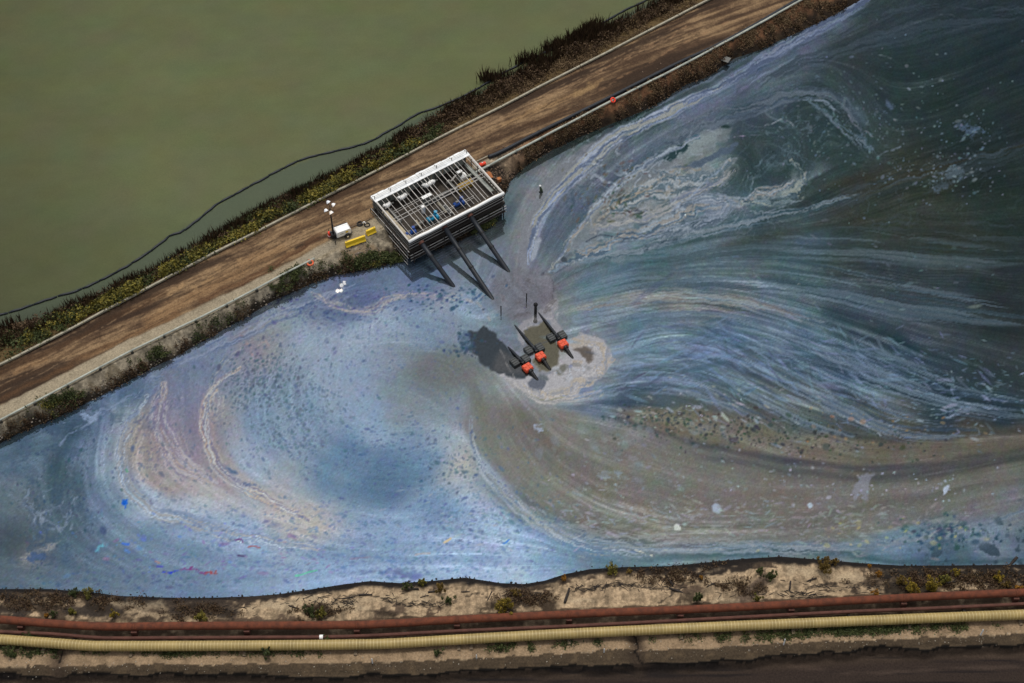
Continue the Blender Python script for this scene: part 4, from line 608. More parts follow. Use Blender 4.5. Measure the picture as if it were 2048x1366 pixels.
# south bank
south = ~north
sand = np.array((158, 137, 110.)); grey = np.array((66, 55, 45.)); tar = np.array((26, 23, 22.))
sb = sand*(1+0.16*f1+0.16*f3)[..., None]
tarry = sstep(0.05, 0.45, 0.8*f2+0.6*f1+0.35*nz3+0.02+0.28*(1-sstep(-75, -25, MX))+0.1*sstep(35, 60, MX)-0.5*(np.abs(tb-0.55) < 0.3)*sstep(-45, -35, MX)*(1-sstep(40, 55, MX)))
sb = sb+(grey-sb)*(tarry*0.9)[..., None]
ero = sstep(0.25, 0.7, np.abs(fbm(MX/0.7, MY/2.2, 870, 3))); sb = sb*(1-0.18*ero)[..., None]
LC += (sb-LC)*(south & (MY < sS+1))[..., None]
setc(south*(MY > p1)*(1-sstep(0.09, 0.2, tb+0.05*f1+0.04*f2))*0.97, tar)
setc(south*(MY < p1+1.0)*(MY > eS+1.3)*sstep(-0.5, 0.5, f1+0.45)*0.85, (70, 56, 44))  # dark soil and weeds, with the shade beneath the pipes painted in
bench = south*(MY < eS+2.2+0.5*f1)*(MY > eS); setc(bench*0.85, (146, 124, 98)); setc(bench*sstep(0, .6, f1+.4*f3)*.4, (104, 88, 68)); 
setc(south*(MY <= eS+0.25*f1)*1.0, (72, 61, 48)); setc(south*(MY <= eS)*sstep(0.2, 0.8, f1)*0.5, (100, 84, 64))
dr = south*(MY < lS+0.1+nzl); setc(dr, (50, 41, 36)); setc(dr*sstep(0.0, 0.7, fbm(MX/6, MY/0.8, 880, 3))*0.7, (72, 60, 52)); setc(dr*sstep(lS-1.6, lS-.3, MY)*.5, (74, 62, 50)); setc(dr*sstep(0.1, 0.6, fbm(MX/11, MY/0.5, 885, 3))*0.7, (26, 23, 24))
setc(south*(MY < lS+0.22+nzl)*(MY > lS-0.08+nzl)*0.95, (16, 14, 12))
setc(south*(MY < p1)*m01(-gul*1.4), (58, 48, 40))
# ---- individual marks, stains and tracks at surveyed places, plus shade painted under the building
lsel = (Z > -0.6) & (sx_ > -60) & (sx_ < 2110) & (sy_ > -60) & (sy_ < 1430)
lx, ly = survey(MX[lsel], MY[lsel], Z[lsel]); lc = Canvas(lx, ly, LC[lsel])
G_ = lambda pts, w, col, **k: lc.stroke(pts, w, col, **k)
for x, y, r in [(583,505,9),(420,558,7),(388,577,7),(410,565,5),(363,572,6),(352,580,7),(340,588,6),(436,540,5),(322,620,6),(480,520,6)]: G_([(x-2, y), (x+2, y-1)], r, (150,122,88), op=.7, soft=.5, wob=3, wsc=9)
G_([(560,500),(500,525),(440,560),(370,600),(300,640)], 20, (138,108,76), op=.6, soft=.9); G_([(640,470),(560,520),(480,560),(400,600)], 7, (92,66,46), op=.7, soft=.8, wob=5)
G_([(0,800),(120,742),(240,682),(360,622)], 9, (92,66,44), op=.6, soft=.9); G_([(0,745),(120,690),(250,625),(330,590)], 10, (64,46,32), op=.7, soft=.9, wob=5); G_([(0,775),(100,725),(200,675)], 8, (60,44,32), op=.6, soft=.9); G_([(30,745),(90,715)], 7, (140,110,78), op=.6, soft=.9)
G_([(600,430),(700,380),(780,335),(900,280)], 14, (64,48,36), op=.65, soft=.9); G_([(560,470),(640,440),(720,410)], 10, (78,58,42), op=.6, soft=.9); G_([(830,310),(880,290),(940,262),(1000,240)], 13, (134,110,84), op=.7, soft=.8); G_([(1000,250),(1100,210),(1200,165)], 7, (142,114,80), op=.6, soft=.8, wob=6); G_([(1150,190),(1180,172)], 8, (146,120,84), op=.6); G_([(1050,250),(1080,240),(1130,215)], 8, (66,48,34), op=.6, soft=.9)
for x, y in [(1205,178),(1225,165),(1240,155),(1258,146),(1305,122),(1328,107),(1340,100),(1373,84),(1410,66),(1450,46),(1302,90),(1345,72),(1368,55),(1255,117),(1215,134),(1198,143)]: G_([(x-5, y+2.5), (x+5, y-2.5)], 3.2, (138,108,80), op=.6, soft=.9, wob=1.5, wsc=9)
G_([(0,828),(60,798),(150,752),(260,700),(400,628),(520,568),(640,508),(675,488)], 7, (150,138,116), op=.7, soft=.8, wob=3); G_([(600,525),(640,505),(668,490)], 11, (138,130,114), op=.7, soft=.6, wob=4); G_([(640,478),(600,500),(540,540),(480,568)], 3, (78,54,38), op=.8, soft=.7, wob=4)
cl_ = [(-40,790),(100,725),(200,675),(400,572),(600,467),(800,360),(1000,262),(1200,160),(1400,60),(1560,-20)]; r9 = random.Random(9)
for i, o_ in enumerate((-38,-30,-24,-15,-9,0,6,15,22,31)):
    for a in range(0, 8, 2): lc.stroke([(x+r9.uniform(-4, 4), y+o_*(1-.1*x/1500)+r9.uniform(-2.5, 2.5)) for x, y in cl_[a:a+3]], r9.uniform(1.4, 2.6), [(150,124,94),(56,42,32),(62,47,36)][r9.randrange(3)], op=.5, soft=.8, wob=2, wsc=30, brk=True, seed=i)
lc.poly([(690,500),(730,490),(760,495),(770,515),(740,528),(700,530),(680,515)], (132,112,88), op=.7, soft=6, wob=9, wsc=10)
for pts, w, c in [([(0,1192),(60,1196),(130,1194),(250,1200),(330,1206)], 9, (40,35,31)),([(0,1222),(50,1222)], 15, (50,44,40)),([(140,1222),(235,1222)], 15, (46,40,36)),([(345,1222),(470,1224)], 17, (48,41,36)),([(330,1203),(450,1205),(560,1196)], 9, (52,44,38)),([(470,1238),(600,1238)], 7, (84,70,58)),
 ([(1385,1150),(1440,1142),(1500,1132)], 11, (36,31,28)),([(1480,1200),(1510,1180),(1530,1150)], 16, (92,78,66)),([(1770,1148),(1900,1146),(2060,1150)], 15, (30,27,25)),([(1775,1178),(1860,1182)], 17, (44,38,31)),([(2000,1175),(2060,1175)], 16, (46,38,32)),([(1300,1145),(1370,1140)], 9, (44,37,32)),([(1330,1165),(1400,1180)], 8, (80,66,54)),([(620,1215),(660,1225)], 12, (56,48,40)),([(760,1228),(800,1222)], 9, (84,70,58)),([(860,1225),(885,1218)], 8, (80,66,54)),([(990,1212),(1070,1200),(1100,1212)], 14, (58,48,38)),([(1330,1235),(1480,1225)], 6, (90,74,60))]: lc.stroke(pts, w, c, op=.9, soft=.6, wob=10, wsc=13)
for pts, w in [([(260,1225),(330,1232)], 9),([(60,1204),(120,1206)], 6),([(490,1212),(600,1208)], 8),([(700,1200),(860,1196)], 9),([(1900,1168),(1990,1170)], 9),([(1560,1145),(1700,1148)], 10),([(1420,1160),(1470,1165)], 10)]: lc.stroke(pts, w, (166,146,118), op=.75, soft=.7, wob=9, wsc=12)
for pts in [[(690,1197),(720,1190),(760,1195),(800,1208),(850,1210),(880,1205)],[(930,1195),(960,1188),(985,1200)],[(1130,1210),(1138,1185),(1180,1177),(1240,1170),(1300,1175),(1350,1182)],[(1320,1208),(1345,1188),(1365,1165),(1375,1140)],[(1580,1195),(1640,1170),(1700,1168),(1760,1180),(1800,1190)]]: lc.stroke(pts, 2.4, (30,26,23), op=.6, soft=.6, wob=4, wsc=7)
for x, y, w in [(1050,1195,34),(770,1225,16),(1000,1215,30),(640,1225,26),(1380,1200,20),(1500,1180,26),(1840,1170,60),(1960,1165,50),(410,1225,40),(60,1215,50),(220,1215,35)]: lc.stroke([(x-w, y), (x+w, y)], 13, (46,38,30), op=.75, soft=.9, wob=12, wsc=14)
lc.stroke([(1268,1272),(1276,1292),(1270,1305),(1284,1326)], 2.6, (20,17,15), op=.9, soft=.4, wob=3, wsc=8); lc.stroke([(124,1305),(118,1325)], 2.4, (22,18,16), op=.9, soft=.4, wob=3)
for x, y in [(250,1205),(300,1210),(560,1208),(620,1200),(1150,1200),(1450,1200),(1600,1140),(1700,1150),(700,1212),(830,1190)]: lc.stroke([(x-25, y), (x+25, y+2)], 11, (176,158,130), op=.55, soft=.9, wob=9, wsc=18)
lc.poly([(758,400),(990,330),(1004,400),(1000,440),(830,525),(790,520)], (30,25,20), op=.85, soft=7, wob=6)  # shade under the building, painted onto the ground
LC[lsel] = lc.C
# ------------------------------------------------------------------ surface materials
SKYL = 1.0
def pigment_mat(name, gain, rough=0.95, grain=0.25, gscale=6.0, bump=0.4):
    m = bpy.data.materials.new(name); m.use_nodes = True; nt = m.node_tree; b = nt.nodes['Principled BSDF']
    a = nt.nodes.new('ShaderNodeVertexColor'); a.layer_name = 'pigment'
    geo = nt.nodes.new('ShaderNodeNewGeometry'); n = nt.nodes.new('ShaderNodeTexNoise'); n.inputs['Scale'].default_value = gscale; n.inputs['Detail'].default_value = 6; n.inputs['Roughness'].default_value = 0.75
    nt.links.new(geo.outputs['Position'], n.inputs['Vector'])
    mr = nt.nodes.new('ShaderNodeMapRange'); mr.inputs['From Min'].default_value = 0.3; mr.inputs['From Max'].default_value = 0.7; mr.inputs['To Min'].default_value = gain*(1-grain); mr.inputs['To Max'].default_value = gain*(1+grain)
    nt.links.new(n.outputs['Fac'], mr.inputs['Value'])
    mx = nt.nodes.new('ShaderNodeVectorMath'); mx.operation = 'SCALE'
    nt.links.new(a.outputs['Color'], mx.inputs[0]); nt.links.new(mr.outputs[0], mx.inputs['Scale']); nt.links.new(mx.outputs[0], b.inputs['Base Color'])
    b.inputs['Roughness'].default_value = rough; b.inputs['Specular IOR Level'].default_value = 0.15
    bp = nt.nodes.new('ShaderNodeBump'); bp.inputs['Strength'].default_value = bump; bp.inputs['Distance'].default_value = 0.12
    nt.links.new(n.outputs['Fac'], bp.inputs['Height']); nt.links.new(bp.outputs[0], b.inputs['Normal'])
    return m
M_land = pigment_mat('earth', 0.92, grain=.42, gscale=4.0, bump=.6)
land = Z > -0.7
zone_road = north & (MY <= rL+0.15) & (MY >= rdR)
zone_sroad = south & (MY < lS-0.1)
def cell(m): return m
def zone_obj(name, mask2, label_kind='structure'):
    # faces whose lower-left corner lies in the zone
    full = land; ny, nx = Z.shape
    keep = mask2 & full
    idx = np.arange(nx*ny).reshape(ny, nx); kf = keep[:-1, :-1] & (full[1:, :-1] | full[:-1, 1:] | full[1:, 1:] | full[:-1, :-1])
    q = np.stack([idx[:-1, :-1][kf], idx[:-1, 1:][kf], idx[1:, 1:][kf], idx[1:, :-1][kf]], -1)
    used = np.unique(q); rem = np.full(nx*ny, -1); rem[used] = np.arange(len(used)); q = rem[q]
    co = np.stack([MX.ravel()[used], MY.ravel()[used], Z.ravel()[used]], -1)
    me = bpy.data.meshes.new(name); me.vertices.add(len(co)); me.vertices.foreach_set('co', co.astype(np.float32).ravel())
    me.loops.add(q.size); me.loops.foreach_set('vertex_index', q.astype(np.int32).ravel())
    me.polygons.add(len(q)); me.polygons.foreach_set('loop_start', (np.arange(len(q))*4).astype(np.int32)); me.polygons.foreach_set('loop_total', np.full(len(q), 4, np.int32))
    me.polygons.foreach_set('use_smooth', np.full(len(q), True)); me.update(calc_edges=True)
    a = me.color_attributes.new('pigment', 'FLOAT_COLOR', 'POINT'); c = np.ones((len(used), 4), np.float32); c[:, :3] = lin(LC.reshape(-1, 3)[used]); a.data.foreach_set('color', c.ravel())
    me.materials.append(M_land); o = bpy.data.objects.new(name, me); COL.objects.link(o); o['kind'] = 'structure'; return o
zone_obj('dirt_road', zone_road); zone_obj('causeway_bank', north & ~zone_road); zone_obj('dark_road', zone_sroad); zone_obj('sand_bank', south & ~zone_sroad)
gm = MB(); gm.add([(-3000, -2500, -3.2), (3000, -2500, -3.2), (3000, 3500, -3.2), (-3000, 3500, -3.2)], [(0, 1, 2, 3)]); gm.build('ground', mat('bed_mud', (0.10, 0.085, 0.06), 0.95, var=0.3, vscale=0.1), kind='structure')
# tailings pond sheet
def water_mat(name, gd, gg, rough, tint=None, rip=0.012, rscale=1.6):
    m = bpy.data.materials.new(name); m.use_nodes = True; nt = m.node_tree; nt.nodes.clear()
    out = nt.nodes.new('ShaderNodeOutputMaterial'); add = nt.nodes.new('ShaderNodeAddShader'); d = nt.nodes.new('ShaderNodeBsdfDiffuse'); g = nt.nodes.new('ShaderNodeBsdfGlossy')
    g.inputs['Roughness'].default_value = rough
    geo = nt.nodes.new('ShaderNodeNewGeometry'); n = nt.nodes.new('ShaderNodeTexNoise'); n.inputs['Scale'].default_value = 5.0; n.inputs['Detail'].default_value = 5; n.inputs['Roughness'].default_value = 0.9
    nt.links.new(geo.outputs['Position'], n.inputs['Vector'])
    if tint is None:
        a = nt.nodes.new('ShaderNodeVertexColor'); a.layer_name = 'pigment'; src = a.outputs['Color']
    else:
        n2 = nt.nodes.new('ShaderNodeTexNoise'); n2.inputs['Scale'].default_value = 0.06; n2.inputs['Detail'].default_value = 8; n2.inputs['Roughness'].default_value = .7; nt.links.new(geo.outputs['Position'], n2.inputs['Vector'])
        r = nt.nodes.new('ShaderNodeValToRGB'); r.color_ramp.elements[0].position = 0.3; r.color_ramp.elements[1].position = 0.7; r.color_ramp.elements[0].color = (*tint[0], 1); r.color_ramp.elements[1].color = (*tint[1], 1)
        nt.links.new(n2.outputs['Fac'], r.inputs['Fac']); src = r.outputs[0]
    mr = nt.nodes.new('ShaderNodeMapRange'); mr.inputs['From Min'].default_value = 0.3; mr.inputs['From Max'].default_value = 0.7; mr.inputs['To Min'].default_value = 0.84; mr.inputs['To Max'].default_value = 1.16
    nt.links.new(n.outputs['Fac'], mr.inputs['Value'])
    for sh_, gain in ((d, gd), (g, gg)):
        v0 = nt.nodes.new('ShaderNodeVectorMath'); v0.operation = 'SCALE'; nt.links.new(src, v0.inputs[0]); nt.links.new(mr.outputs[0], v0.inputs['Scale'])
        v1 = nt.nodes.new('ShaderNodeVectorMath'); v1.operation = 'MULTIPLY'; nt.links.new(v0.outputs[0], v1.inputs[0]); v1.inputs[1].default_value = gain
        nt.links.new(v1.outputs[0], sh_.inputs['Color'])
    rp = nt.nodes.new('ShaderNodeTexNoise'); rp.inputs['Scale'].default_value = rscale; rp.inputs['Detail'].default_value = 2; nt.links.new(geo.outputs['Position'], rp.inputs['Vector'])
    bp = nt.nodes.new('ShaderNodeBump'); bp.inputs['Strength'].default_value = 0.5; bp.inputs['Distance'].default_value = rip; nt.links.new(rp.outputs['Fac'], bp.inputs['Height']); nt.links.new(bp.outputs[0], g.inputs['Normal'])
    nt.links.new(d.outputs[0], add.inputs[0]); nt.links.new(g.outputs[0], add.inputs[1]); nt.links.new(add.outputs[0], out.inputs['Surface'])
    return m
M_water = water_mat('oil_film_water', (0.20, 0.205, 0.20), (0.69, 0.71, 0.76), 0.04, rip=0.006)
FC = lin(film(MX, MY))
wmask = (MY < sR+0.8) & (MY > sS-0.8) & (AX[None] > -600)
grid_mesh('tailings_water', AX, AY, np.zeros_like(Z), FC, wmask, M_water, kind='structure')
gmask_f = MB()
cx = np.concatenate([[-900, -400], np.arange(-200, 201, 4), [400, 900]]); top = 900.0
vs = []; fs = []
for i, x in enumerate(cx):
    y0 = float(shoreG(x))-1.0; vs += [(x, y0, ZG), (x, max(top, y0+100), ZG)]
for i in range(len(cx)-1): fs.append((2*i, 2*i+2, 2*i+3, 2*i+1))
gmask_f.add(vs, fs)
M_green = water_mat('silty_green_water', (0.60, 0.61, 0.60), (0.22, 0.22, 0.22), 0.12, rip=0.03, rscale=1.6)
boomf = profile([(-60,642),(0,630),(110,594),(200,561),(285,513),(340,471),(400,436),(470,388),(560,340),(650,307),(740,283),(800,250),(870,218),(950,187),(1050,132),(1150,90),(1215,47),(1290,8),(1340,-20)], ZG)
qx = axis(-110, 100, .8, 700); qy = axis(-40, 112, .8, 800); QX, QY = np.meshgrid(qx, qy)
gsx, gsy = survey(QX, QY, ZG)
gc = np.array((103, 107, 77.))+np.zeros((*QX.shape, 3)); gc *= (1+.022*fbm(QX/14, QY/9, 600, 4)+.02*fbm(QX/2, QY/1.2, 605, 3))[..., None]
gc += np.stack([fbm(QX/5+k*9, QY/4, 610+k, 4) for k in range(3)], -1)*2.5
gc *= (1-.13*sstep(900, -100, gsx)*sstep(300, 700, gsy)-.10*sstep(400, -100, gsx)-.05*sstep(0, -60, gsx))[..., None]  # lens falloff painted into the pond colour, darker towards the left
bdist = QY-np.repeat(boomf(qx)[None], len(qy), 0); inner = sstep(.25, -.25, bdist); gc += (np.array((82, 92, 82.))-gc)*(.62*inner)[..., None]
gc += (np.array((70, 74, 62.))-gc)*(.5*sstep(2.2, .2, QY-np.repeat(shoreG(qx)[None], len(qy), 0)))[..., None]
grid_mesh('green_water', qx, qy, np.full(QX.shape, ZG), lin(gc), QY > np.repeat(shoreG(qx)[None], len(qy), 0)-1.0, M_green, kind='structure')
# ------------------------------------------------------------------ ground height lookup
def ground_z(x, y):
    jx = np.searchsorted(AX, x)-1; jy = np.searchsorted(AY, y)-1
    tx = (x-AX[jx])/(AX[jx+1]-AX[jx]); ty = (y-AY[jy])/(AY[jy+1]-AY[jy])
    return float((Z[jy, jx]*(1-tx)+Z[jy, jx+1]*tx)*(1-ty)+(Z[jy+1, jx]*(1-tx)+Z[jy+1, jx+1]*tx)*ty)
def G(px, py, z0=1.5):
    z = z0
    for _ in range(6): p = P(px, py, z); z = 0.5*z+0.5*ground_z(p.x, p.y)
    p = P(px, py, z); return Vector((p.x, p.y, ground_z(p.x, p.y)))
# ------------------------------------------------------------------ object materials
M_pale = mat('weathered_pale_paint', (0.42, 0.44, 0.38), 0.6, var=0.25, vscale=1.2)
M_wood_pale = mat('bleached_timber', (0.36, 0.33, 0.25), 0.85, var=0.35, vscale=1.5)
M_wood = mat('old_timber', (0.20, 0.15, 0.10), 0.9, var=0.5, vscale=2.5, bump=0.3)
M_dkwood = mat('wet_black_timber_and_eave_shade', (0.035, 0.028, 0.024), 0.8, var=0.5, vscale=4, bump=0.3)
M_post = mat('dark_post', (0.05, 0.045, 0.035), 0.8, var=0.3)
M_rust = mat('rusty_steel_red', (0.155, 0.048, 0.025), 0.85, var=0.45, vscale=1.3, bump=0.3, col2=(0.085, 0.032, 0.020), spec=.15)
M_rust2 = mat('rusty_steel_dark', (0.11, 0.045, 0.032), 0.8, var=0.4, vscale=0.9, bump=0.2)
M_yel = mat('cream_yellow_cladding', (0.35, 0.25, 0.085), 0.5, var=0.32, vscale=0.35, spec=0.4)
M_yel2 = mat('cream_yellow_band', (0.50, 0.40, 0.18), 0.5, var=0.28, vscale=0.8, spec=0.4)
M_navy = mat('black_hdpe_pipe', (0.014, 0.018, 0.025), 0.5, spec=0.35, var=0.3, vscale=0.8)
M_black = mat('black_rubber', (0.012, 0.012, 0.013), 0.5)
M_dgrey = mat('dark_grey_plastic', (0.035, 0.042, 0.044), 0.45, spec=0.4, var=0.25, vscale=2)
M_or = mat('safety_orange_plastic', (0.72, 0.085, 0.03), 0.5, spec=0.35, var=0.35, vscale=4)
M_orl = mat('orange_ring', (0.75, 0.13, 0.05), 0.5, var=0.2, vscale=3)
M_white = mat('white_paint', (0.85, 0.85, 0.83), 0.4, spec=0.4, var=0.10, vscale=1.2)
M_tarp = mat('white_sheeting', (0.84, 0.86, 0.86), 0.5, var=0.25, vscale=1.1, bump=0.4, bscale=3)
M_steel = mat('galvanised_steel', (0.50, 0.48, 0.45), 0.5, metal=0.2, var=0.2, vscale=3)
M_steelw = mat('pale_painted_steel', (0.52, 0.49, 0.45), 0.5, var=0.3, vscale=3)
M_steeld = mat('dark_galvanised_steel', (0.16, 0.16, 0.15), 0.55, metal=0.2, var=0.3, vscale=3)
M_deck = mat('oily_deck', (0.05, 0.042, 0.034), 0.8, var=0.5, vscale=1.2, bump=0.3)
M_ply = mat('weathered_plywood', (0.42, 0.36, 0.26), 0.8, var=0.25, vscale=1.5)
M_panel = mat('grey_green_sheet', (0.26, 0.28, 0.25), 0.6, var=0.25, vscale=1.0)
M_blue = mat('blue_pump_paint', (0.015, 0.07, 0.30), 0.4, spec=0.5, var=0.2)
M_cyan = mat('cyan_pump_paint', (0.01, 0.30, 0.52), 0.4, spec=0.5, var=0.15)
M_ochre = mat('ochre_steel', (0.36, 0.22, 0.03), 0.6, var=0.3)
M_byel = mat('yellow_barrier_paint', (0.80, 0.53, 0.02), 0.45, var=0.12, vscale=2, spec=0.4)
M_red = mat('red_plastic', (0.75, 0.05, 0.02), 0.45)
M_brick = mat('rust_orange_scrap', (0.42, 0.15, 0.05), 0.8, var=0.4, vscale=3)
M_lamp = mat('lamp_shell', (0.75, 0.77, 0.80), 0.3, spec=0.5)
M_glow = mat('lit_floodlight_lens', (1, 0.95, 0.85), 0.3, emit=(1.0, 0.74, 0.45), estr=5.0)
M_rock = mat('pale_rubble', (0.25, 0.21, 0.165), 0.9, var=0.5, vscale=2.5)
# ------------------------------------------------------------------ roadside barriers
def resample(pts, step):
    out = [pts[0]]; acc = 0
    for a, b in zip(pts[:-1], pts[1:]):
        L = (b-a).length; d = step-acc
        while d <= L: out.append(a+(b-a)*(d/L)); d += step
        acc = (acc+L) % step
    return out
def line3(pts, z): return [P(x, y, z) for x, y in smooth_line(pts, 6)]
def barrier(label, cat, name, pts, z, w, h, step, mrail, postd, drop, blend_end=False, round_=False):
    ln = resample(line3(pts, z), step); c = ln[0]
    root = empty(name, (c.x, c.y, ZR), label, cat); off = Vector((-c.x, -c.y, -ZR))
    for i, (a, b) in enumerate(zip(ln[:-1], ln[1:])):
        d = (b-a).normalized(); j = Vector((random.uniform(-.03, .03), random.uniform(-.03, .03), random.uniform(-.02, .02)))
        q = MB()
        if round_: q.tube([a+off, (a+b)/2+off+j, b+off-d*0.04], h/2, 8)
        else: q.bar(a+off+j, b+off+j-d*0.05, w, h)
        q.build('rail', mrail, root, smooth=round_)
        n = Vector((d.y, -d.x, 0))*0.16; pz = ground_z(a.x, a.y)
        MB().box(Vector((a.x, a.y, (z+pz-0.35)/2))+off+n*(0.6 if drop else 0), (postd, postd, max(0.2, z-pz+0.25)), rz=math.atan2(d.y, d.x)).build('post', M_post if drop else M_wood, root)
    return root
barrier('long pale timber rail along the causeway edge beside the green pond', 'road barrier', 'road_barrier', [(-60,758),(0,729),(100,680),(200,626),(300,573),(428,506),(541,450),(602,418),(717,360),(820,306),(883,272),(978,226),(1100,162),(1184,120),(1300,60),(1416,0),(1490,-38)], ZR+0.35, 0.30, 0.28, 7.6, M_wood_pale, 0.22, False)
barrier('pale rail on dark posts along the oily pond, left of the pump building', 'road barrier', 'road_barrier', [(-70,873),(0,840),(114,780),(221,723),(277,694),(400,635),(500,584),(563,550),(620,521),(650,506),(672,490)], ZR+0.45, 0.26, 0.30, 4.95, M_pale, 0.34, True, round_=True)
barrier('pale rail on dark posts beside the black pipe, right of the pump building', 'road barrier', 'road_barrier', [(926,357),(959,341),(1009,314),(1116,258),(1224,201),(1334,146),(1389,117),(1500,57),(1602,0),(1690,-50)], ZR+0.5, 0.30, 0.36, 5.0, M_pale, 0.36, True, round_=True)
# black pipe on the road edge
ln = line3([(977,314),(1003,303),(1079,264),(1223,193),(1350,129),(1430,92),(1500,55),(1605,-6),(1700,-58)], ZR+0.32); c = ln[0]
root = empty('pipe', (c.x, c.y, ZR), 'long black plastic pipe lying on the road edge beside the pale rail', 'pipe'); off = -Vector((c.x, c.y, ZR))
MB().tube([p+off for p in ln], 0.30, 12).build('pipe_wall', M_navy, root, smooth=True)
for t in (12, 26, 40, 55):
    if t < len(ln)-1:
        a = ln[t]; d = (ln[t+1]-ln[t]).normalized(); MB().tube([a+off-d*0.12, a+off+d*0.12], 0.335, 12).build('joint', M_black, root)
tag(MB().bar(P(953,323,ZR+0.25), P(978,311,ZR+0.3), 0.14, 0.14).build('plank', M_wood_pale), 'thin pale plank lying between the building and the black pipe end', 'plank')
# ------------------------------------------------------------------ pipelines on the south bank
def pipeline(label, name, pts, z, r, m, n=14):
    ln = line3(pts, z); c = ln[len(ln)//2]; root = empty(name, (c.x, c.y, ZP), label, 'pipeline'); off = -Vector((c.x, c.y, ZP))
    o = MB().tube([p+off for p in ln], r, n).build('pipe_wall', m, root, smooth=True); return root, off, ln
big, boff, bl = pipeline('thick rust-red steel pipeline along the sand bank, nearest the oily pond', 'pipeline', [(-70,1237),(0,1239),(102,1247),(205,1253),(342,1252),(513,1251),(700,1250),(782,1247),(919,1239),(1022,1234),(1193,1226),(1348,1220),(1519,1212),(1690,1202),(1861,1193),(2048,1185),(2120,1182)], ZP+1.0, 0.50, M_rust)
sml, soff, sl2 = pipeline('thin dark rusty pipeline running between the red and the yellow pipelines', 'pipeline', [(-70,1262),(0,1264),(102,1268),(205,1276),(342,1276),(513,1275),(700,1273),(919,1262),(1150,1252),(1380,1240),(1690,1224),(1861,1217),(2048,1208),(2120,1205)], ZP+0.55, 0.235, M_rust2, 10)
yel, yoff, yl = pipeline('thick cream-yellow ribbed pipeline, nearest the bottom of the bank', 'pipeline', [(-70,1276),(0,1279),(102,1286),(171,1291),(205,1292),(342,1292),(513,1291),(700,1289),(782,1287),(919,1279),(1124,1268),(1380,1256),(1519,1250),(1690,1243),(1861,1236),(2048,1229),(2120,1226)], ZP+0.95, 0.62, M_yel, 18)
rb = MB()
for p, q in zip(resample(yl, 0.42)[:-1], resample(yl, 0.42)[1:]):
    d = (q-p).normalized(); rb.tube([p+yoff-d*0.04, p+yoff+d*0.04], 0.634, 18)
rb.build('ribs', M_yel2, yel, smooth=False, kind='stuff')
def at_px(ln, px): return min(ln, key=lambda p: abs(survey(p.x, p.y, p.z)[0]-px))
fine = resample(bl, 0.3); finey = resample(yl, 0.3); fines = resample(sl2, 0.3)
for px in (42, 267, 492, 714, 916, 1136, 1360, 1584, 1809, 2034):
    p = at_px(fine, px); gz = ground_z(p.x, p.y)
    MB().box(Vector((p.x, p.y-0.1, (gz+p.z-0.3)/2-0.1))+boff, (0.7, 1.3, max(0.4, p.z-0.3-gz+0.3))).build('support', M_rust2, big)
    d = Vector((1, 0.05, 0)).normalized(); MB().tube([p+boff-d*0.18, p+boff+d*0.18], 0.515, 14).build('clamp', M_rust, big, smooth=True)
for px in (-20, 150, 400, 620, 810, 1010, 1250, 1480, 1700, 1930):
    p = at_px(fines, px); gz = ground_z(p.x, p.y); MB().box(Vector((p.x, p.y, (gz+p.z)/2-0.2))+soff, (0.35, 0.9, max(0.3, p.z-gz))).build('support', M_dkwood, sml)
p = at_px(fines, 641); MB().tube([p+soff-Vector((.22, 0, 0)), p+soff+Vector((.22, 0, 0))], 0.3, 12).build('collar', M_white, sml, label='short white collar on the thin pipeline')
for px in (84, 263, 487, 711, 917, 940, 1141, 1362, 1589, 1818, 2044):
    p = at_px(finey, px); gz = ground_z(p.x, p.y)
    MB().box(Vector((p.x, p.y-0.3, (gz+p.z)/2-0.45))+yoff, (0.38, 1.5, max(0.4, p.z-0.5-gz))).build('support', M_wood, yel)
for px, py, h, lb in ((745, 1326, 1.1, 'short white marker stake on the sand bench, left of the middle of the bank'), (953, 1316, 0.8, 'thin white marker stake on the sand bench near two close pipe supports'), (1208, 1304, 0.8, 'thin white marker stake on the sand bench just left of the gully'), (1567, 1289, 1.4, 'white marker stake on the sand bench right of the gully'), (1961, 1270, 1.4, 'white marker stake on the sand bench near the right edge of the bank')):
    g = G(px, py); tag(MB().box((0, 0, h/2-.1), (0.13, 0.13, h+.2)).add([(-.065, -.065, h), (.065, -.065, h), (.065, .065, h), (-.065, .065, h), (0, 0, h+.14)], [(0, 1, 4), (1, 2, 4), (2, 3, 4), (3, 0, 4)]).build('marker_stake', M_white), lb, 'stake').location = g
# ------------------------------------------------------------------ pump building on piles
ZT, ZF, ZD = 5.35, 4.45, 2.45
A3, B3, C3, D3 = P(743,392,ZT), P(930,296,ZT), P(993,392,ZF), P(806,486,ZF)
ud = ((B3-A3)+(C3-D3)); ud.z = 0; ud.normalize(); rz = math.atan2(ud.y, ud.x); BL = ((B3-A3).length+(C3-D3).length)/2
nd = Vector((-ud.y, ud.x, 0)); BW = (-(C3-B3).dot(nd)-(D3-A3).dot(nd))/2
print('building', BL, BW, math.degrees(rz))
bo = Vector((A3.x, A3.y, 0)); BR = Matrix.Rotation(-rz, 3, 'Z')
bld = empty('pump_building', (bo.x, bo.y, 0), 'open-roofed steel pump building with pale rafters standing on piles at the pond edge', 'pump building', rz=rz)
def BLc(px, py, z): return BR @ (P(px, py, z)-bo)
def part(name, q, m, par=None, **k): return q.build(name, m, par or bld, **k)
part('deck', MB().box((BL/2, -BW/2, ZD-0.15), (BL+0.5, BW+0.4, 0.3)), M_deck)
for i in range(9):
    part('deck_plate', MB().box((BL*(i+0.5)/9, -BW/2, ZD+0.02+0.012*(i % 2)), (BL/9-0.08, BW-0.5, 0.05)), mat('plate', (0.032+0.018*((i*7) % 3), 0.026+0.014*((i*7) % 3), 0.021+0.010*((i*7) % 3)), 0.8, var=0.5, vscale=1.3))
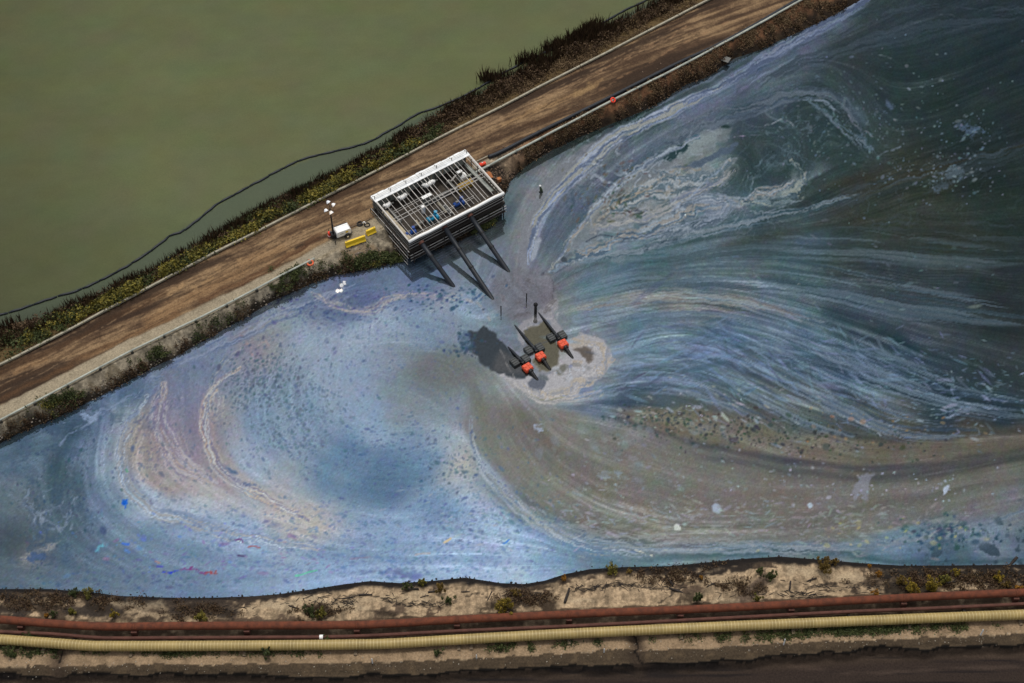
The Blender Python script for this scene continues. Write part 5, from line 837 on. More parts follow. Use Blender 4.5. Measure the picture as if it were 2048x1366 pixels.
slope = lambda y: ZT-0.10+(ZF-ZT)*(-y/BW)
# back fascia sheeting: slopes out over the back wall
q = MB(); n = 15
for i in range(n):
    x0, x1 = -0.15+(BL+0.3)*i/n, -0.15+(BL+0.3)*(i+1)/n-0.015; zz = 0.05*math.sin(i*2.1)+random.uniform(-.03, .03)
    q = MB(); q.add([(x0, 0.15, ZT-0.55+zz), (x1, 0.15, ZT-0.55+zz), (x1, 0.02, ZT+0.02+zz), (x0, 0.02, ZT+0.02+zz), (x1, -1.35, ZT-0.1), (x0, -1.35, ZT-0.1), (x0, 0.11, ZT-0.62+zz), (x1, 0.11, ZT-0.62+zz), (x1, -1.35, ZT-0.15), (x0, -1.35, ZT-0.15)], [(0, 1, 2, 3), (3, 2, 4, 5), (6, 9, 8, 7), (0, 6, 7, 1), (5, 4, 8, 9), (1, 7, 8, 4), (1, 4, 2), (0, 3, 5), (0, 5, 9, 6)])
    part('fascia_panel', q, M_tarp)
for i in range(8):
    x0 = BL*i/8+0.04; x1 = BL*(i+1)/8-0.04
    part('wall_panel', MB().box(((x0+x1)/2, -0.12, (ZD+ZT-0.7)/2), (x1-x0, 0.06, ZT-0.7-ZD)), M_panel)
# columns
for i in range(7):
    x = 0.1+(BL-0.2)*i/6
    part('column', MB().box((x, -0.25, (ZD+ZT+0.1)/2), (0.16, 0.16, ZT-ZD)), M_steeld)
    part('column', MB().box((x, -BW+0.2, (ZD+ZF)/2), (0.16, 0.16, ZF-ZD)), M_steeld)
    part('rafter', MB().bar((x, -0.9, slope(-0.9)+0.04), (x, -BW+0.35, slope(-BW+0.35)+0.04), 0.09, 0.12), M_steelw)
    part('railing_post', MB().box((x, -0.75, ZT+0.15), (0.09, 0.09, 0.75)), M_steeld)
    if i < 6:
        for k in range(1, 4):
            xx = x+(BL-0.2)/6*k/4+random.uniform(-.16, .16)
            if random.random() < .1: continue
            part('rafter', MB().bar((xx, -0.95, slope(-0.95)+0.02), (xx, -BW+0.45+random.uniform(0, .15), slope(-BW+0.5)+0.02), 0.048, 0.07), M_steelw)
for zz in (0.18, 0.48): part('railing', MB().bar((0.0, -0.75, ZT+zz), (BL, -0.75, ZT+zz), 0.05, 0.05), M_steel)
for yy in (-0.98, -BW*0.52, -BW*0.58, -BW+0.42): part('purlin', MB().bar((0.1, yy, slope(yy)-0.12), (BL-0.1, yy, slope(yy)-0.12), 0.055, 0.1), M_steel)
for yy, xa, xb, zz in ((-BW*.3, .1, .45, 1.1), (-BW*.72, .3, .8, 1.0), (-BW*.45, .55, .95, 1.2), (-BW*.85, .05, .5, .9)): part('guard_rail', MB().bar((BL*xa, yy, ZD+zz), (BL*xb, yy, ZD+zz), .05).bar((BL*xa, yy, ZD+zz*.55), (BL*xb, yy, ZD+zz*.55), .05), M_steel)
part('valley_beam', MB().box((BL/2, -BW+0.2, ZF-0.12), (BL, 0.38, 0.14)), M_wood)
pts = [(BL*i/10-0.1, -BW-0.12, ZF+0.04+0.05*math.sin(i*1.7)) for i in range(11)]
pts = [(p[0]*1.012, p[1]+0.03*math.sin(i*2.3), p[2]) for i, p in enumerate(pts)]
part('eave_roll', MB().tube([(pts[-1][0]+0.1, pts[-1][1]+0.55, pts[-1][2]-0.1), (pts[-1][0]+0.05, pts[-1][1]+0.15, pts[-1][2])][:0]+pts, 0.24, 10), M_white, smooth=True)
# end frames
for xs in (0.0, BL):
    sgn = -1 if xs == 0 else 1
    for zz in (0.9, 1.6, 2.3): 
        part('side_rail', MB().bar((xs+sgn*0.12, -0.1, ZD+zz+0.5*(1-0)), (xs+sgn*0.12, -BW, ZD+zz*0.86), 0.07, 0.07), M_steeld if xs == 0 else M_steel)
    for k in range(1, 6): part('side_post', MB().box((xs+sgn*0.06, -BW*k/6, (ZD+slope(-BW*k/6))/2), (0.09, 0.09, slope(-BW*k/6)-ZD)), M_steeld)
    part('edge_beam', MB().bar((xs, -0.1, ZT-0.1), (xs, -BW, ZF-0.02), 0.13, 0.16), M_steel)
part('side_board', MB().box((0.75, -BW*0.56, ZD+1.0), (0.75, BW*0.72, 0.08)), M_ply)
part('side_board', MB().box((BL-0.55, -BW*0.45, ZD+0.9), (0.6, BW*0.7, 0.08)), M_panel)
for k in range(7): part('slat', MB().bar((BL+0.25, -BW*0.52-k*0.6, ZD+0.1), (BL-0.35, -BW*0.52-k*0.6-0.2, ZD+2.1), 0.07, 0.05), M_wood_pale)
for i in range(8):
    x0 = BL*i/8+.03; x1 = BL*(i+1)/8-.03; part('eave_shade_panel', MB().box(((x0+x1)/2, -BW+0.02, (ZD+ZF)/2-.25), (x1-x0, .05, ZF-ZD-.5)), M_dkwood)  # dark panels added to stand for the shade below the eave
for zz in (.35, .95, 1.4): part('stage_rail', MB().bar((-.1, -BW-.1, ZD+zz), (BL+.1, -BW-.1, ZD+zz+.04), .05, .06), M_steel)
part('fascia_board', MB().box((BL/2, -BW-0.24, ZD-.2), (BL+.4, .08, .5)), M_dkwood)
# piles, bracing and lower staging on the pond side
for i in range(7):
    x = 0.3+(BL-0.6)*i/6
    for y in (-0.4, -BW*0.5, -BW+0.1): part('pile', MB().tube([(x, y, -2.2), (x, y, ZD-0.3)], 0.17, 8), M_dkwood)
    part('stage_post', MB().tube([(x, -BW-0.6, -1.5), (x, -BW-0.6, 2.3)], 0.09, 6), M_dkwood)
for zz, yy in ((2.0, -BW-0.62), (1.45, -BW-0.64), (1.75, -BW-0.4), (0.8, -BW-0.62)): part('stage_rail', MB().bar((-0.3, yy, zz), (BL+0.2, yy, zz), 0.07, 0.07), M_wood_pale if zz > 2 else M_steel)
part('stage_board', MB().box((BL/2, -BW-0.6, 1.05), (BL, 0.45, 0.06)), M_dkwood)
for i in range(6):
    x = 0.3+(BL-0.6)*i/6; part('brace', MB().bar((x, -BW-0.6, 0.6), (x+(BL-0.6)/6, -BW-0.6, 2.2), 0.06, 0.06), M_steeld)
for k in range(5): part('side_stage_rail', MB().bar((-0.45-0.1*k, -0.3-0.15*k, ZD+0.7-k*0.62), (-0.45-0.1*k, -BW-0.6, ZD+0.4-k*0.62), 0.07, 0.07), M_steeld if k % 2 else M_steel)
for k in range(6): part('side_stage_post', MB().bar((-0.5, -BW*k/5-0.2, ZD+0.8), (-0.75, -BW*k/5-0.3, -0.3), 0.08, 0.08), M_steeld)
# machines inside (each a thing standing on the deck)
def machine(name, px, py, label, cat, z=ZD+0.7):
    l = P(px, py, z); return empty(name, (l.x, l.y, ZD+0.05), label, cat, rz=rz)
def pump(px, py, label, m, s=1.0, name='pump'):
    r = machine(name, px, py, label, 'pump', ZD+0.6*s)
    MB().box((0, 0, 0.12*s), (1.7*s, 0.8*s, 0.24*s)).build('base_frame', M_steeld, r)
    MB().tube([(-0.75*s, 0, 0.65*s), (0.15*s, 0, 0.65*s)], 0.33*s, 12).build('motor', m, r, smooth=True)
    MB().tube([(0.3*s, -0.02*s, 0.6*s), (0.62*s, -0.02*s, 0.6*s)], 0.48*s, 14).build('volute', m, r)
    MB().tube([(0.46*s, 0.1*s, 0.9*s), (0.46*s, 0.1*s, 1.35*s)], [0.16*s, 0.22*s], 10).build('outlet', m, r)
    MB().box((-0.3*s, 0, 1.03*s), (0.35*s, 0.3*s, 0.2*s)).build('terminal_box', M_steeld, r)
    return r
pump(866, 436, 'bright cyan pump under the rafters near the front eave', M_cyan, 1.25)
pump(918, 407, 'dark blue pump near the front right of the building floor', M_blue, 1.2)
pump(822, 466, 'blue pump in the front left corner of the building floor', M_blue, 1.15)
def bagged_duct(px, py, L, label):
    r = machine('insulated_duct', px, py, label, 'duct', ZD+1.6)
    q = MB(); pts = [(-L/2+L*i/8, 0.12*math.sin(i*1.3), 1.55+0.1*math.sin(i*2.1)) for i in range(9)]
    q.tube(pts, [0.26+0.16*abs(math.sin(i*1.9+L)) for i in range(9)], 9).build('wrap', M_white, r, smooth=True)
    for s in (-1, 1): MB().box((s*L*0.35, 0, 0.7), (0.14, 0.14, 1.4)).build('leg', M_steeld, r)
    MB().tube([(-L/2-0.5, 0, 1.5), (L/2+0.7, 0, 1.5)], 0.14, 8).build('duct_pipe', M_steeld, r, smooth=True)
bagged_duct(774, 411, 0.9, 'short white wrapped duct nearest the left end of the building')
bagged_duct(804, 394, 1.3, 'lumpy white wrapped duct left of the middle of the building')
bagged_duct(857, 368, 1.9, 'longest white wrapped duct near the middle of the back wall')
r = machine('cabinet', 853, 392, 'flat white-topped cabinet in the middle of the building', 'cabinet', ZD+1.8)
MB().box((0, 0, 0.85), (1.25, 0.5, 1.7)).build('body', M_steeld, r); MB().box((0, 0, 1.74), (1.6, 0.6, 0.1)).build('lid', M_white, r)
r = machine('cabinet', 846, 414, 'small pale narrow cabinet behind the cyan pump', 'cabinet', ZD+1.3)
MB().box((0, 0, 0.65), (0.42, 0.55, 1.3)).build('body', M_lamp, r); MB().box((0, 0, 1.32), (0.5, 0.62, 0.05)).build('lid', M_white, r)
r = machine('cabinet', 919, 343, 'small white-topped cabinet near the back right corner', 'cabinet', ZD+2.0)
MB().box((0, 0, 0.95), (0.7, 0.45, 1.9)).build('body', M_steeld, r); MB().box((0, 0, 1.94), (0.85, 0.5, 0.08)).build('lid', M_white, r)
r = machine('draped_equipment', 925, 352, 'equipment draped in a crumpled pale sheet beside the ochre tank', 'covered machine', ZD+0.8)
MB().blob((0, 0, 0.55), (1.25, 1.1, 1.3), n=14, m=8, p=3, jit=0.09).build('sheet', M_ply if False else M_white, r)
MB().box((0, 0, 0.05), (1.1, 1.0, 0.1)).build('skid', M_steeld, r)
r = machine('tank', 930, 367, 'long ochre rectangular tank crosswise under the right rafters', 'tank', ZD+1.0)
MB().box((0, 0, 0.55), (2.6, 0.85, 1.0)).build('body', M_ochre, r, bevel=0.05); 
for s in (-0.8, 0, 0.8): MB().box((s, 0, 1.08), (0.1, 0.9, 0.05)).build('rib', M_ochre, r)
for s in (-1, 1): MB().box((s*1.1, 0, 0.03), (0.15, 0.9, 0.08)).build('foot', M_steeld, r)
for i, (px, py, L, d, lb) in enumerate([(790,432,3.2,0.25,'dark cross pipe on the left half of the building floor'),(880,392,4.2,0.3,'long dark manifold pipe in the middle of the building floor'),(896,420,2.2,0.2,'short dark pipe left of the blue pump'),(838,448,2.4,0.22,'dark pipe beside the cyan pump toward the eave'),(905,372,2.6,0.24,'dark pipe behind the ochre tank')]):
    r = machine('manifold', px, py, lb, 'pipe', ZD+0.6); a = 0.0 if i % 2 else math.pi/2; dx = Vector((math.cos(a), math.sin(a), 0))
    MB().tube([-dx*L/2+Vector((0, 0, .6)), dx*L/2+Vector((0, 0, .6))], d, 10).build('pipe_wall', M_steeld, r, smooth=True)
    for s in (-1, 1): MB().tube([dx*(s*L*.4-.06)+Vector((0, 0, .6)), dx*(s*L*.4+.06)+Vector((0, 0, .6))], d*1.5, 12).build('flange', M_rust2 if i % 2 else M_steel, r)
    MB().box((0, 0, 0.25), (0.3, 0.3, 0.5)).build('leg', M_steeld, r)
for i, (px, py, px2, py2, m, lb) in enumerate([(875,404,893,425,M_wood_pale,'pale plank leaning down toward the eave left of the blue pump'),(832,440,842,456,M_ply,'greyish board lying between the blue and cyan pumps'),(912,350,902,362,M_steel,'thin pale strut near the draped equipment')]):
    tag(MB().bar(P(px, py, ZD+1.2), P(px2, py2, ZD+0.5), 0.28, 0.06).build('plank', m), lb, 'plank')
# intake pipes running down into the pond from under the eave
for (a, za, b, lb) in (((843,486),3.6,(908,573),'black intake pipe sloping into the pond, nearest the left end of the building'), ((890,456),3.6,(986,598),'longest black intake pipe sloping into the pond, in the middle'), ((941,432),3.6,(1018,543),'black intake pipe sloping into the pond, nearest the right end of the building')):
    p0 = P(*a, za); p1_ = P(*b, 0.0); d = (p1_-p0); L = d.length; d.normalize()
    tip = p1_-d*0.0-Vector((0, 0, 0.30)); root = empty('intake_pipe', (p0.x, p0.y, 0), lb, 'pipe'); o_ = -Vector((p0.x, p0.y, 0))
    e = tip+(tip-p0).normalized()*3.0
    MB().tube([p0+o_, p0.lerp(tip, .33)+o_-Vector((0, 0, .05)), p0.lerp(tip, .66)+o_-Vector((0, 0, .05)), tip+o_, e+o_], 0.36, 14).build('pipe_wall', M_navy, root, smooth=True)
    MB().tube([p0+o_-d*0.25, p0+o_+d*0.12], 0.46, 14).build('flange', M_rust2, root)
    for t in (0.3, 0.55):
        m_ = p0.lerp(tip, t)+o_; MB().tube([m_-d*0.12, m_+d*0.12], 0.41, 14).build('joint', M_black, root)
# ------------------------------------------------------------------ floating intakes
def floater(px, py, tailx, taily, nosx, nosy, label, extra=None):
    c = P(px, py, 0.3); n3 = P(nosx, nosy, 0.0); t3 = P(tailx, taily, 0.0); d = (n3-t3); d.z = 0; d.normalize(); ra = math.atan2(d.y, d.x)
    root = empty('floating_intake', (c.x, c.y, 0), label, 'floating pump', 'floating intakes', rz=ra); inv = Matrix.Rotation(-ra, 3, 'Z'); loc = lambda v: inv @ (v-Vector((c.x, c.y, 0)))
    t = loc(t3); n_ = loc(n3); front = Vector((0.9, 0, 0.42))
    # the hose rises out of the pond to the frame between the floats
    MB().tube([t+Vector((-1.6, 0, -0.75)), t+Vector((0, 0, -0.2)), t.lerp(Vector((-1.2, 0, .4)), .5)+Vector((0, 0, .03)), Vector((-1.2, 0, .42)), Vector((-0.3, 0, .45))], [0.12, 0.14, 0.17, 0.19, 0.2], 12).build('hose', M_navy, root, smooth=True)
    MB().box((-0.75, 0, 0.36), (1.5, 0.4, 0.28)).build('frame', M_black, root, bevel=0.03)
    for s in (-1, 1):
        y = s*0.82; x = -0.55 if s > 0 else -0.95
        f = MB().box((x, y, 0.16), (1.35, 1.05, 0.62)).build('float', M_dgrey, root, bevel=0.12)
        for k in (-1, 0, 1): MB().box((x+k*0.4, y, 0.485), (0.09, 0.9, 0.05)).build('rib', M_black, f)
        MB().bar((x, y*0.55, 0.3), (x, y*0.1, 0.4), 0.3, 0.1).build('strap', M_black, root)
    f = MB().box((0.95, 0, 0.30), (1.30, 1.36, 0.66)).build('orange_float', M_or, root, bevel=0.2)
    for (xx, yy, lx, ly) in ((0.68, 0.34, 0.5, 0.5), (1.26, 0.34, 0.5, 0.5), (0.68, -0.34, 0.5, 0.5), (1.26, -0.34, 0.5, 0.5)): MB().box((xx, yy, 0.63), (lx, ly, 0.14)).build('lobe', M_or, f, bevel=0.06)
    for yy in (-0.22, 0.25): MB().box((0.95, yy, 0.715), (0.5, 0.06, 0.02)).build('strap', M_orl, f)
    MB().tube([Vector((1.5, 0, .33)), Vector((1.85, 0, .3))], 0.34, 12).build('collar', M_black, root)
    nn = n_ if n_.x > 2.3 else Vector((2.9, 0, 0))
    MB().tube([Vector((1.75, 0, .32)), Vector((2.2, 0, .2)), Vector((nn.x, 0, -0.12)), Vector((nn.x+1.0, 0, -0.6))], [0.27, 0.26, 0.24, 0.24], 12).build('suction_nozzle', M_black, root, smooth=True)
    return root
floater(1047, 727, 1014, 691, 1076, 757, 'floating orange and black intake nearest the dark hole in the film, lowest of the three')
floater(1074, 704, 1026, 646, 1100, 738, 'middle floating orange and black intake, with the longest thin black hose')
floater(1119, 679, 1074, 621, 1146, 714, 'floating orange and black intake farthest right beside the pale foam ring')
def pole(name, px, py, h, r, lb, cat='pole', lean=0.0, tip=None):
    g = P(px, py, 0); root = empty(name, (g.x, g.y, 0), lb, cat)
    MB().tube([(lean*-0.3, 0, -1.0), (lean, 0, h)], [r, r*0.8], 8).build('shaft', M_black, root, smooth=True)
    MB().blob((lean, 0, h), (r*2.3*(tip or 1), r*2.3*(tip or 1), r*2.5*(tip or 1))).build('cap', M_black, root, smooth=True)
pole('mooring_pole', 1002, 626, 1.5, 0.09, 'thin dark pole standing in the film, left of the grey plume')
pole('mooring_pole', 1053, 601, 1.5, 0.09, 'thin dark pole standing in the middle of the grey plume')
pole('mooring_post', 1071, 626, 1.9, 0.24, 'thick black capped post standing at the tail of the right floating intake', 'post', tip=1.2)
# ------------------------------------------------------------------ light tower trailer
g = G(686, 470, 2.3); tw = empty('light_tower', (g.x, g.y, g.z), 'white light tower trailer with black mast and four floodlights beside the road', 'light tower', rz=R(27))
prof = [(-1.15, 0.55), (1.05, 0.55), (1.15, 0.75), (1.15, 1.35), (0.95, 1.62), (-1.0, 1.62), (-1.15, 1.45)]
q = MB(); w = 0.68; q.add([(x, -w, z) for x, z in prof]+[(x, w, z) for x, z in prof], [tuple(range(7))[::-1], tuple(range(7, 14))]+[(i, (i+1) % 7, (i+1) % 7+7, i+7) for i in range(7)]); q.build('body', M_white, tw, bevel=0.04)
MB().box((0.0, 0.62, 1.66), (2.1, 0.10, 0.05)).build('seam', M_black, tw); MB().box((0.0, 0.45, 1.64), (2.1, 0.2, 0.04)).build('lid', M_white, tw)
MB().box((0.45, -0.685, 1.15), (0.42, 0.012, 0.34)).build('decal', M_byel, tw, label='yellow decal on the side of the body')
MB().box((-0.35, -0.685, 1.1), (0.5, 0.012, 0.08)).build('decal', M_dgrey, tw, label='grey lettering strip')
MB().box((-0.1, 0, 0.45), (2.9, 1.1, 0.14)).build('chassis', M_black, tw)
for s in (-1, 1):
    wv = MB().tube([(0.45, s*0.72, 0.34), (0.45, s*0.93, 0.34)], 0.34, 18).build('wheel', M_black, tw); MB().tube([(0.45, s*0.9, 0.34), (0.45, s*0.945, 0.34)], 0.17, 14).build('rim', M_white, wv)
    a = [(0.45+0.48*math.cos(t), 0, 0.34+0.46*math.sin(t)) for t in [math.pi*k/8 for k in range(9)]]; q = MB()
    for k in range(8): q.bar((a[k][0], s*0.83, a[k][2]), (a[k+1][0], s*0.83, a[k+1][2]), 0.3, 0.04)
    q.build('fender', M_black, tw)
MB().bar((-1.3, 0, 0.5), (-2.3, 0, 0.42), 0.12, 0.12).build('tow_bar', M_black, tw); MB().box((-1.55, 0, 0.8), (0.6, 0.9, 0.8)).build('mast_base', M_black, tw, bevel=0.03)
for s in (-1, 1):
    MB().bar((-1.5, s*0.3, 0.45), (-1.7, s*1.35, 0.3), 0.1, 0.1).build('outrigger', M_black, tw); MB().tube([(-1.7, s*1.35, 0.0), (-1.7, s*1.35, 0.9)], 0.05, 8).build('jack', M_black, tw)
    
MB().box((-1.75, 0.25, 1.25), (0.3, 0.25, 0.25)).build('winch', M_dgrey, tw)
top = Vector((-1.45, 0.0, 6.5))
MB().tube([(-1.45, 0, 0.5), (-1.45, 0, 2.9)], 0.15, 10).build('mast', M_black, tw); MB().tube([(-1.45, 0, 2.8), (-1.45, 0, 4.8)], 0.11, 10).build('mast', M_black, tw); MB().tube([(-1.45, 0, 4.7), top], 0.075, 10).build('mast', M_black, tw)
MB().bar(top+Vector((-0.6, -0.35, -0.1)), top+Vector((0.6, 0.35, -0.1)), 0.07, 0.07).build('crossbar', M_black, tw); MB().bar(top, top+Vector((0, 0, 0.7)), 0.06, 0.06).build('crossbar', M_black, tw)
def lamp(off_, face):
    f = Vector(face).normalized(); c0 = top+Vector(off_); Mx = f.to_track_quat('Z', 'Y').to_matrix(); q = MB(); prof_ = [(0.10, -0.34), (0.2, -0.26), (0.3, -0.08), (0.34, 0.06)]; n = 14; vs = []; fs = []
    for r_, z_ in prof_: vs += [c0+Mx @ Vector((r_*math.cos(2*math.pi*k/n), r_*math.sin(2*math.pi*k/n), z_)) for k in range(n)]
    for i in range(3): fs += [(i*n+k, i*n+(k+1) % n, (i+1)*n+(k+1) % n, (i+1)*n+k) for k in range(n)]
    fs.append(tuple(range(n))[::-1]); h = q.add(vs, fs).build('floodlight', M_lamp, tw, smooth=True)
    q = MB(); q.add([c0+Mx @ Vector((0.32*math.cos(2*math.pi*k/n), 0.32*math.sin(2*math.pi*k/n), 0.03)) for k in range(n)], [tuple(range(n))]); q.build('lens', M_glow, h)
    MB().bar(c0+Mx @ Vector((0, 0, -0.34)), top+Vector((off_[0]*0.4, off_[1]*0.4, off_[2]*0.5)), 0.05).build('bracket', M_black, tw)
fw = (0.35, -0.75, -0.75)
lamp((-0.75, -0.45, 0.25), (0.1, -0.8, -0.75)); lamp((0.75, 0.35, 0.0), (0.6, -0.6, -0.7)); lamp((-0.05, 0.1, 1.15), (0.35, -0.8, -0.65)); lamp((0.0, -0.4, -0.6), (0.25, -0.7, -0.8))
# drum beside it
g = G(660, 473, 2.3); r = empty('traffic_drum', g, 'orange-red traffic drum with a white band beside the light tower', 'traffic drum')
MB().tube([(0, 0, 0.0), (0, 0, 0.12)], 0.36, 16).build('base', M_black, r); MB().tube([(0, 0, 0.1), (0, 0, 0.5), (0, 0, 0.95)], [0.31, 0.29, 0.24], 16).build('body', M_red, r, smooth=False); MB().tube([(0, 0, 0.28), (0, 0, 0.42)], 0.315, 16).build('band', M_white, r); MB().box((0, 0, 1.0), (0.2, 0.05, 0.1)).build('handle', M_red, r)
# yellow jersey barriers
def jersey(p, L, rz_, label):
    r = empty('jersey_barrier', p, label, 'barrier', 'yellow barriers', rz=rz_); pr = [(-.40, 0), (-.40, .12), (-.22, .34), (-.15, .92), (.15, .92), (.22, .34), (.40, .12), (.40, 0)]
    q = MB(); n = len(pr); q.add([(-L/2, y, z) for y, z in pr]+[(L/2, y, z) for y, z in pr], [tuple(range(n)), tuple(range(n, 2*n))[::-1]]+[(i, i+n, (i+1) % n+n, (i+1) % n) for i in range(n)]); q.build('body', M_byel, r, bevel=0.02)
    for x in (-L*0.22, L*0.22): MB().box((x, -0.405, 0.07), (0.45, 0.03, 0.1)).build('fork_slot', M_post, r)
    for x in (-L/2+.25, L/2-.25): MB().torus((x, 0, .96), .07, .018, 10, 5, Matrix.Rotation(math.pi/2, 3, 'X')).build('lifting_eye', M_steeld, r)
jersey(G(711, 486, 2.2), 3.15, R(26), 'long yellow jersey barrier lying beside the light tower')
jersey(G(742, 466, 2.2), 1.5, R(33), 'short yellow jersey barrier beside the pump building corner')
# hose and fittings heap
g = G(727, 449, 2.3); r = empty('hose_coil', g, 'dark coiled hose with small white fittings between road and barriers', 'hose')
MB().torus((-0.55, 0.0, 0.1), 0.42, 0.09, 20, 6).build('coil', M_black, r, smooth=True); MB().torus((-0.5, 0.05, 0.25), 0.36, 0.08, 20, 6).build('coil', M_black, r, smooth=True); MB().torus((0.55, -0.15, 0.1), 0.4, 0.09, 20, 6).build('coil', M_black, r, smooth=True)
MB().tube([(-.2, 0, .15), (0.1, 0.1, .45), (0.25, -0.1, .6)], 0.1, 8).build('valve', M_white, r, smooth=True); MB().tube([(.2, .2, .15), (0.35, -0.05, .35)], 0.09, 8).build('fitting', M_white, r, smooth=True)
tag(MB().tube([G(743, 437, 2.3)+Vector((0, 0, .1)), G(728, 445, 2.3)+Vector((0, 0, .12)), G(700, 456, 2.3)+Vector((0, 0, .1))], 0.07, 6).build('log', M_wood), 'thin brown pole lying on the road side between building and hose coil', 'pole')
# life rings
g = G(621, 529, 1.9); r = empty('life_ring', g+Vector((0, 0, .38)), 'orange life ring lying on the bank below the left rail', 'life ring'); M3 = Matrix.Rotation(R(14), 3, 'X')
MB().torus((0, 0, 0), 0.42, 0.13, 28, 10, M3).build('ring', M_orl, r, smooth=True)
for a in range(4): 
    an = a*math.pi/2+.5; MB().torus((0, 0, 0), 0.42, 0.13, 2, 2).build('band', M_orl, r) if False else MB().box(M3 @ Vector((0.42*math.cos(an), 0.42*math.sin(an), 0)), (0.3, 0.1, 0.29), rz=an).build('band', M_brick, r, bevel=0.02)
p = P(1226, 200, ZR+0.62); r = empty('life_ring', p, 'red-orange life ring hung on the right rail beside the black pipe', 'life ring'); M4 = Matrix.Rotation(R(27), 3, 'Z') @ Matrix.Rotation(R(35), 3, 'X')
MB().torus((0, 0, 0), 0.34, 0.14, 24, 8, M4).build('ring', M_red, r, smooth=True); MB().box(M4 @ Vector((0, -0.1, 0)), (0.12, 0.5, 0.1)).build('bracket', M_post, r)
# things by the building's right end
g = P(965, 331, ZR); r = empty('fuel_can', (g.x, g.y, ZR), 'red plastic drum lying by the right end of the building', 'drum', rz=R(27))
MB().tube([(-.5, 0, .3), (0.5, 0, .3)], .3, 14).build('body', M_red, r); 
for x in (-.2, .2): MB().tube([(x-.03, 0, .3), (x+.03, 0, .3)], .32, 14).build('hoop', M_orl, r)
MB().tube([(-.02, 0, .58), (-.02, 0, .68)], .08, 8).build('cap', M_white, r)
g = G(978, 351, 2.0); r = empty('scrap_metal', g, 'bent rust-orange scrap sheet lying beside the building end', 'scrap', rz=R(-50)); MB().bar((-.9, 0, .1), (0, .1, .35), .7, .05).build('sheet', M_brick, r); MB().bar((0, .1, .35), (.7, -.1, .12), .6, .05).build('sheet', M_brick, r)
g = G(998, 362, 1.6); r = empty('crate', g, 'small orange-brown crate on the rubble beside the shore', 'crate', rz=R(25)); MB().box((0, 0, .3), (.75, .55, .6)).build('body', M_brick, r)
for s in (-1, 1): MB().box((s*.3, 0, .31), (.08, .6, .64)).build('batten', M_wood, r)
# deterrent float with a pale head
g = P(1082, 384, 0); r = empty('bird_scarer', g, 'small dark leaning figure float with a white head on the grey film', 'float', rz=0)
MB().blob((0, 0, .05), (.7, .5, .3)).build('base', M_dgrey, r, smooth=True); MB().tube([(0.1, 0, 0), (0, 0, .6), (-.15, 0, 1.15)], [.2, .22, .12], 8).build('body', mat('moss_green', (.05, .07, .04), .8), r, smooth=True); MB().blob((-.15, 0, 1.35), (.36, .36, .36)).build('head', M_white, r, smooth=True)
# sheet of dark metal on the upper bank, pallet, driftwood
tag(MB().box((0, 0, .1), (2.0, 1.3, .08), rz=R(-30)).build('metal_sheet', M_steeld), 'dark flat metal sheet on the bank near the upper right shore', 'metal sheet').location = G(1448, 118, 1.2)
logs = [(825,1179,1.6,3,.17,'short square-ended dark log in the sand, upper middle of the bank'),(731,1190,1.7,2,.12,'dark log with a branch left of the small green bush'),(697,1196,1.7,8,.1,'thin dark log by the left end of the dotted driftline'),(588,1215,1.4,-15,.11,'dark stick on the pale sand left of the dark green bush'),(864,1184,1.0,10,.14,'stubby dark log just left of the tall olive shrub'),
 (849,1193,1.1,12,.07,'thin twig-like log below the stubby log'),(783,1206,1.1,-38,.07,'thin slanted stick on the pale sand hump'),(931,1184,1.1,0,.09,'dark flat piece of driftwood right of the olive shrub'),(1338,1160,1.6,-60,.16,'steep dark log on the dark patch by the shore'),(1352,1182,1.8,-20,.18,'dark log lying across the forked gully'),(816,1213,.9,4,.07,'small stick below the sand hump'),
 (1134,1192,1.9,70,.16,'upright-lying dark branch left of the eroded sand face'),(978,1195,1.6,62,.08,'thin curved stick left of the yellow shrub'),(1623,1160,1.4,18,.13,'short black log on the sand right of the dark driftline'),(1580,1172,1.2,75,.12,'forked black stump on the pale sand'),(1905,1165,2.2,8,.12,'dark log among debris right of the yellow shrubs'),(1940,1158,2.4,-14,.1,'long dark branch in the debris near the right edge'),(2025,1125,1.8,40,.22,'black stump at the waterline by the right edge'),(1422,1170,1.3,25,.1,'thin branch on the sand left of the grey slope')]
for px, py, L, a, r_, lb in logs:
    g = G(px, py, 1.0); q = MB(); ca, sa = math.cos(R(a)), math.sin(R(a)); pts = [Vector((t*L/2*ca, t*L/2*sa*1.2, r_*0.7+0.05*math.sin(t*3+px))) for t in (-1, -.5, 0, .5, 1)]
    q.tube(pts, [r_*random.uniform(.75, 1.1) for _ in pts], 8)
    if px % 2: q.tube([pts[2], pts[2]+Vector((0.3*L*ca-.1, 0.25*L, .25))], [r_*.5, r_*.25], 6)
    tag(q.build('log', M_dkwood, smooth=True), lb, 'log').location = g
def stick_field(name, spots, n, m, kind, lmin, lmax, r_):
    q = MB()
    for _ in range(n):
        s = random.choice(spots); px = random.gauss(s[0], s[2]); py = random.gauss(s[1], s[3]); g = G(px, py, 1.0)
        if g.z < -0.05: continue
        L = random.uniform(lmin, lmax); a = random.gauss(s[4] if len(s) > 4 else 0, .6); d = Vector((math.cos(a), math.sin(a), random.uniform(-.1, .4)))*L/2; g.z += r_
        q.tube([g-d, g+d*random.uniform(.2, .4)+Vector((random.uniform(-.1, .1),)*3)*L, g+d], [r_, r_*.8, r_*.4], 5)
    q.build(name, m, kind=kind)
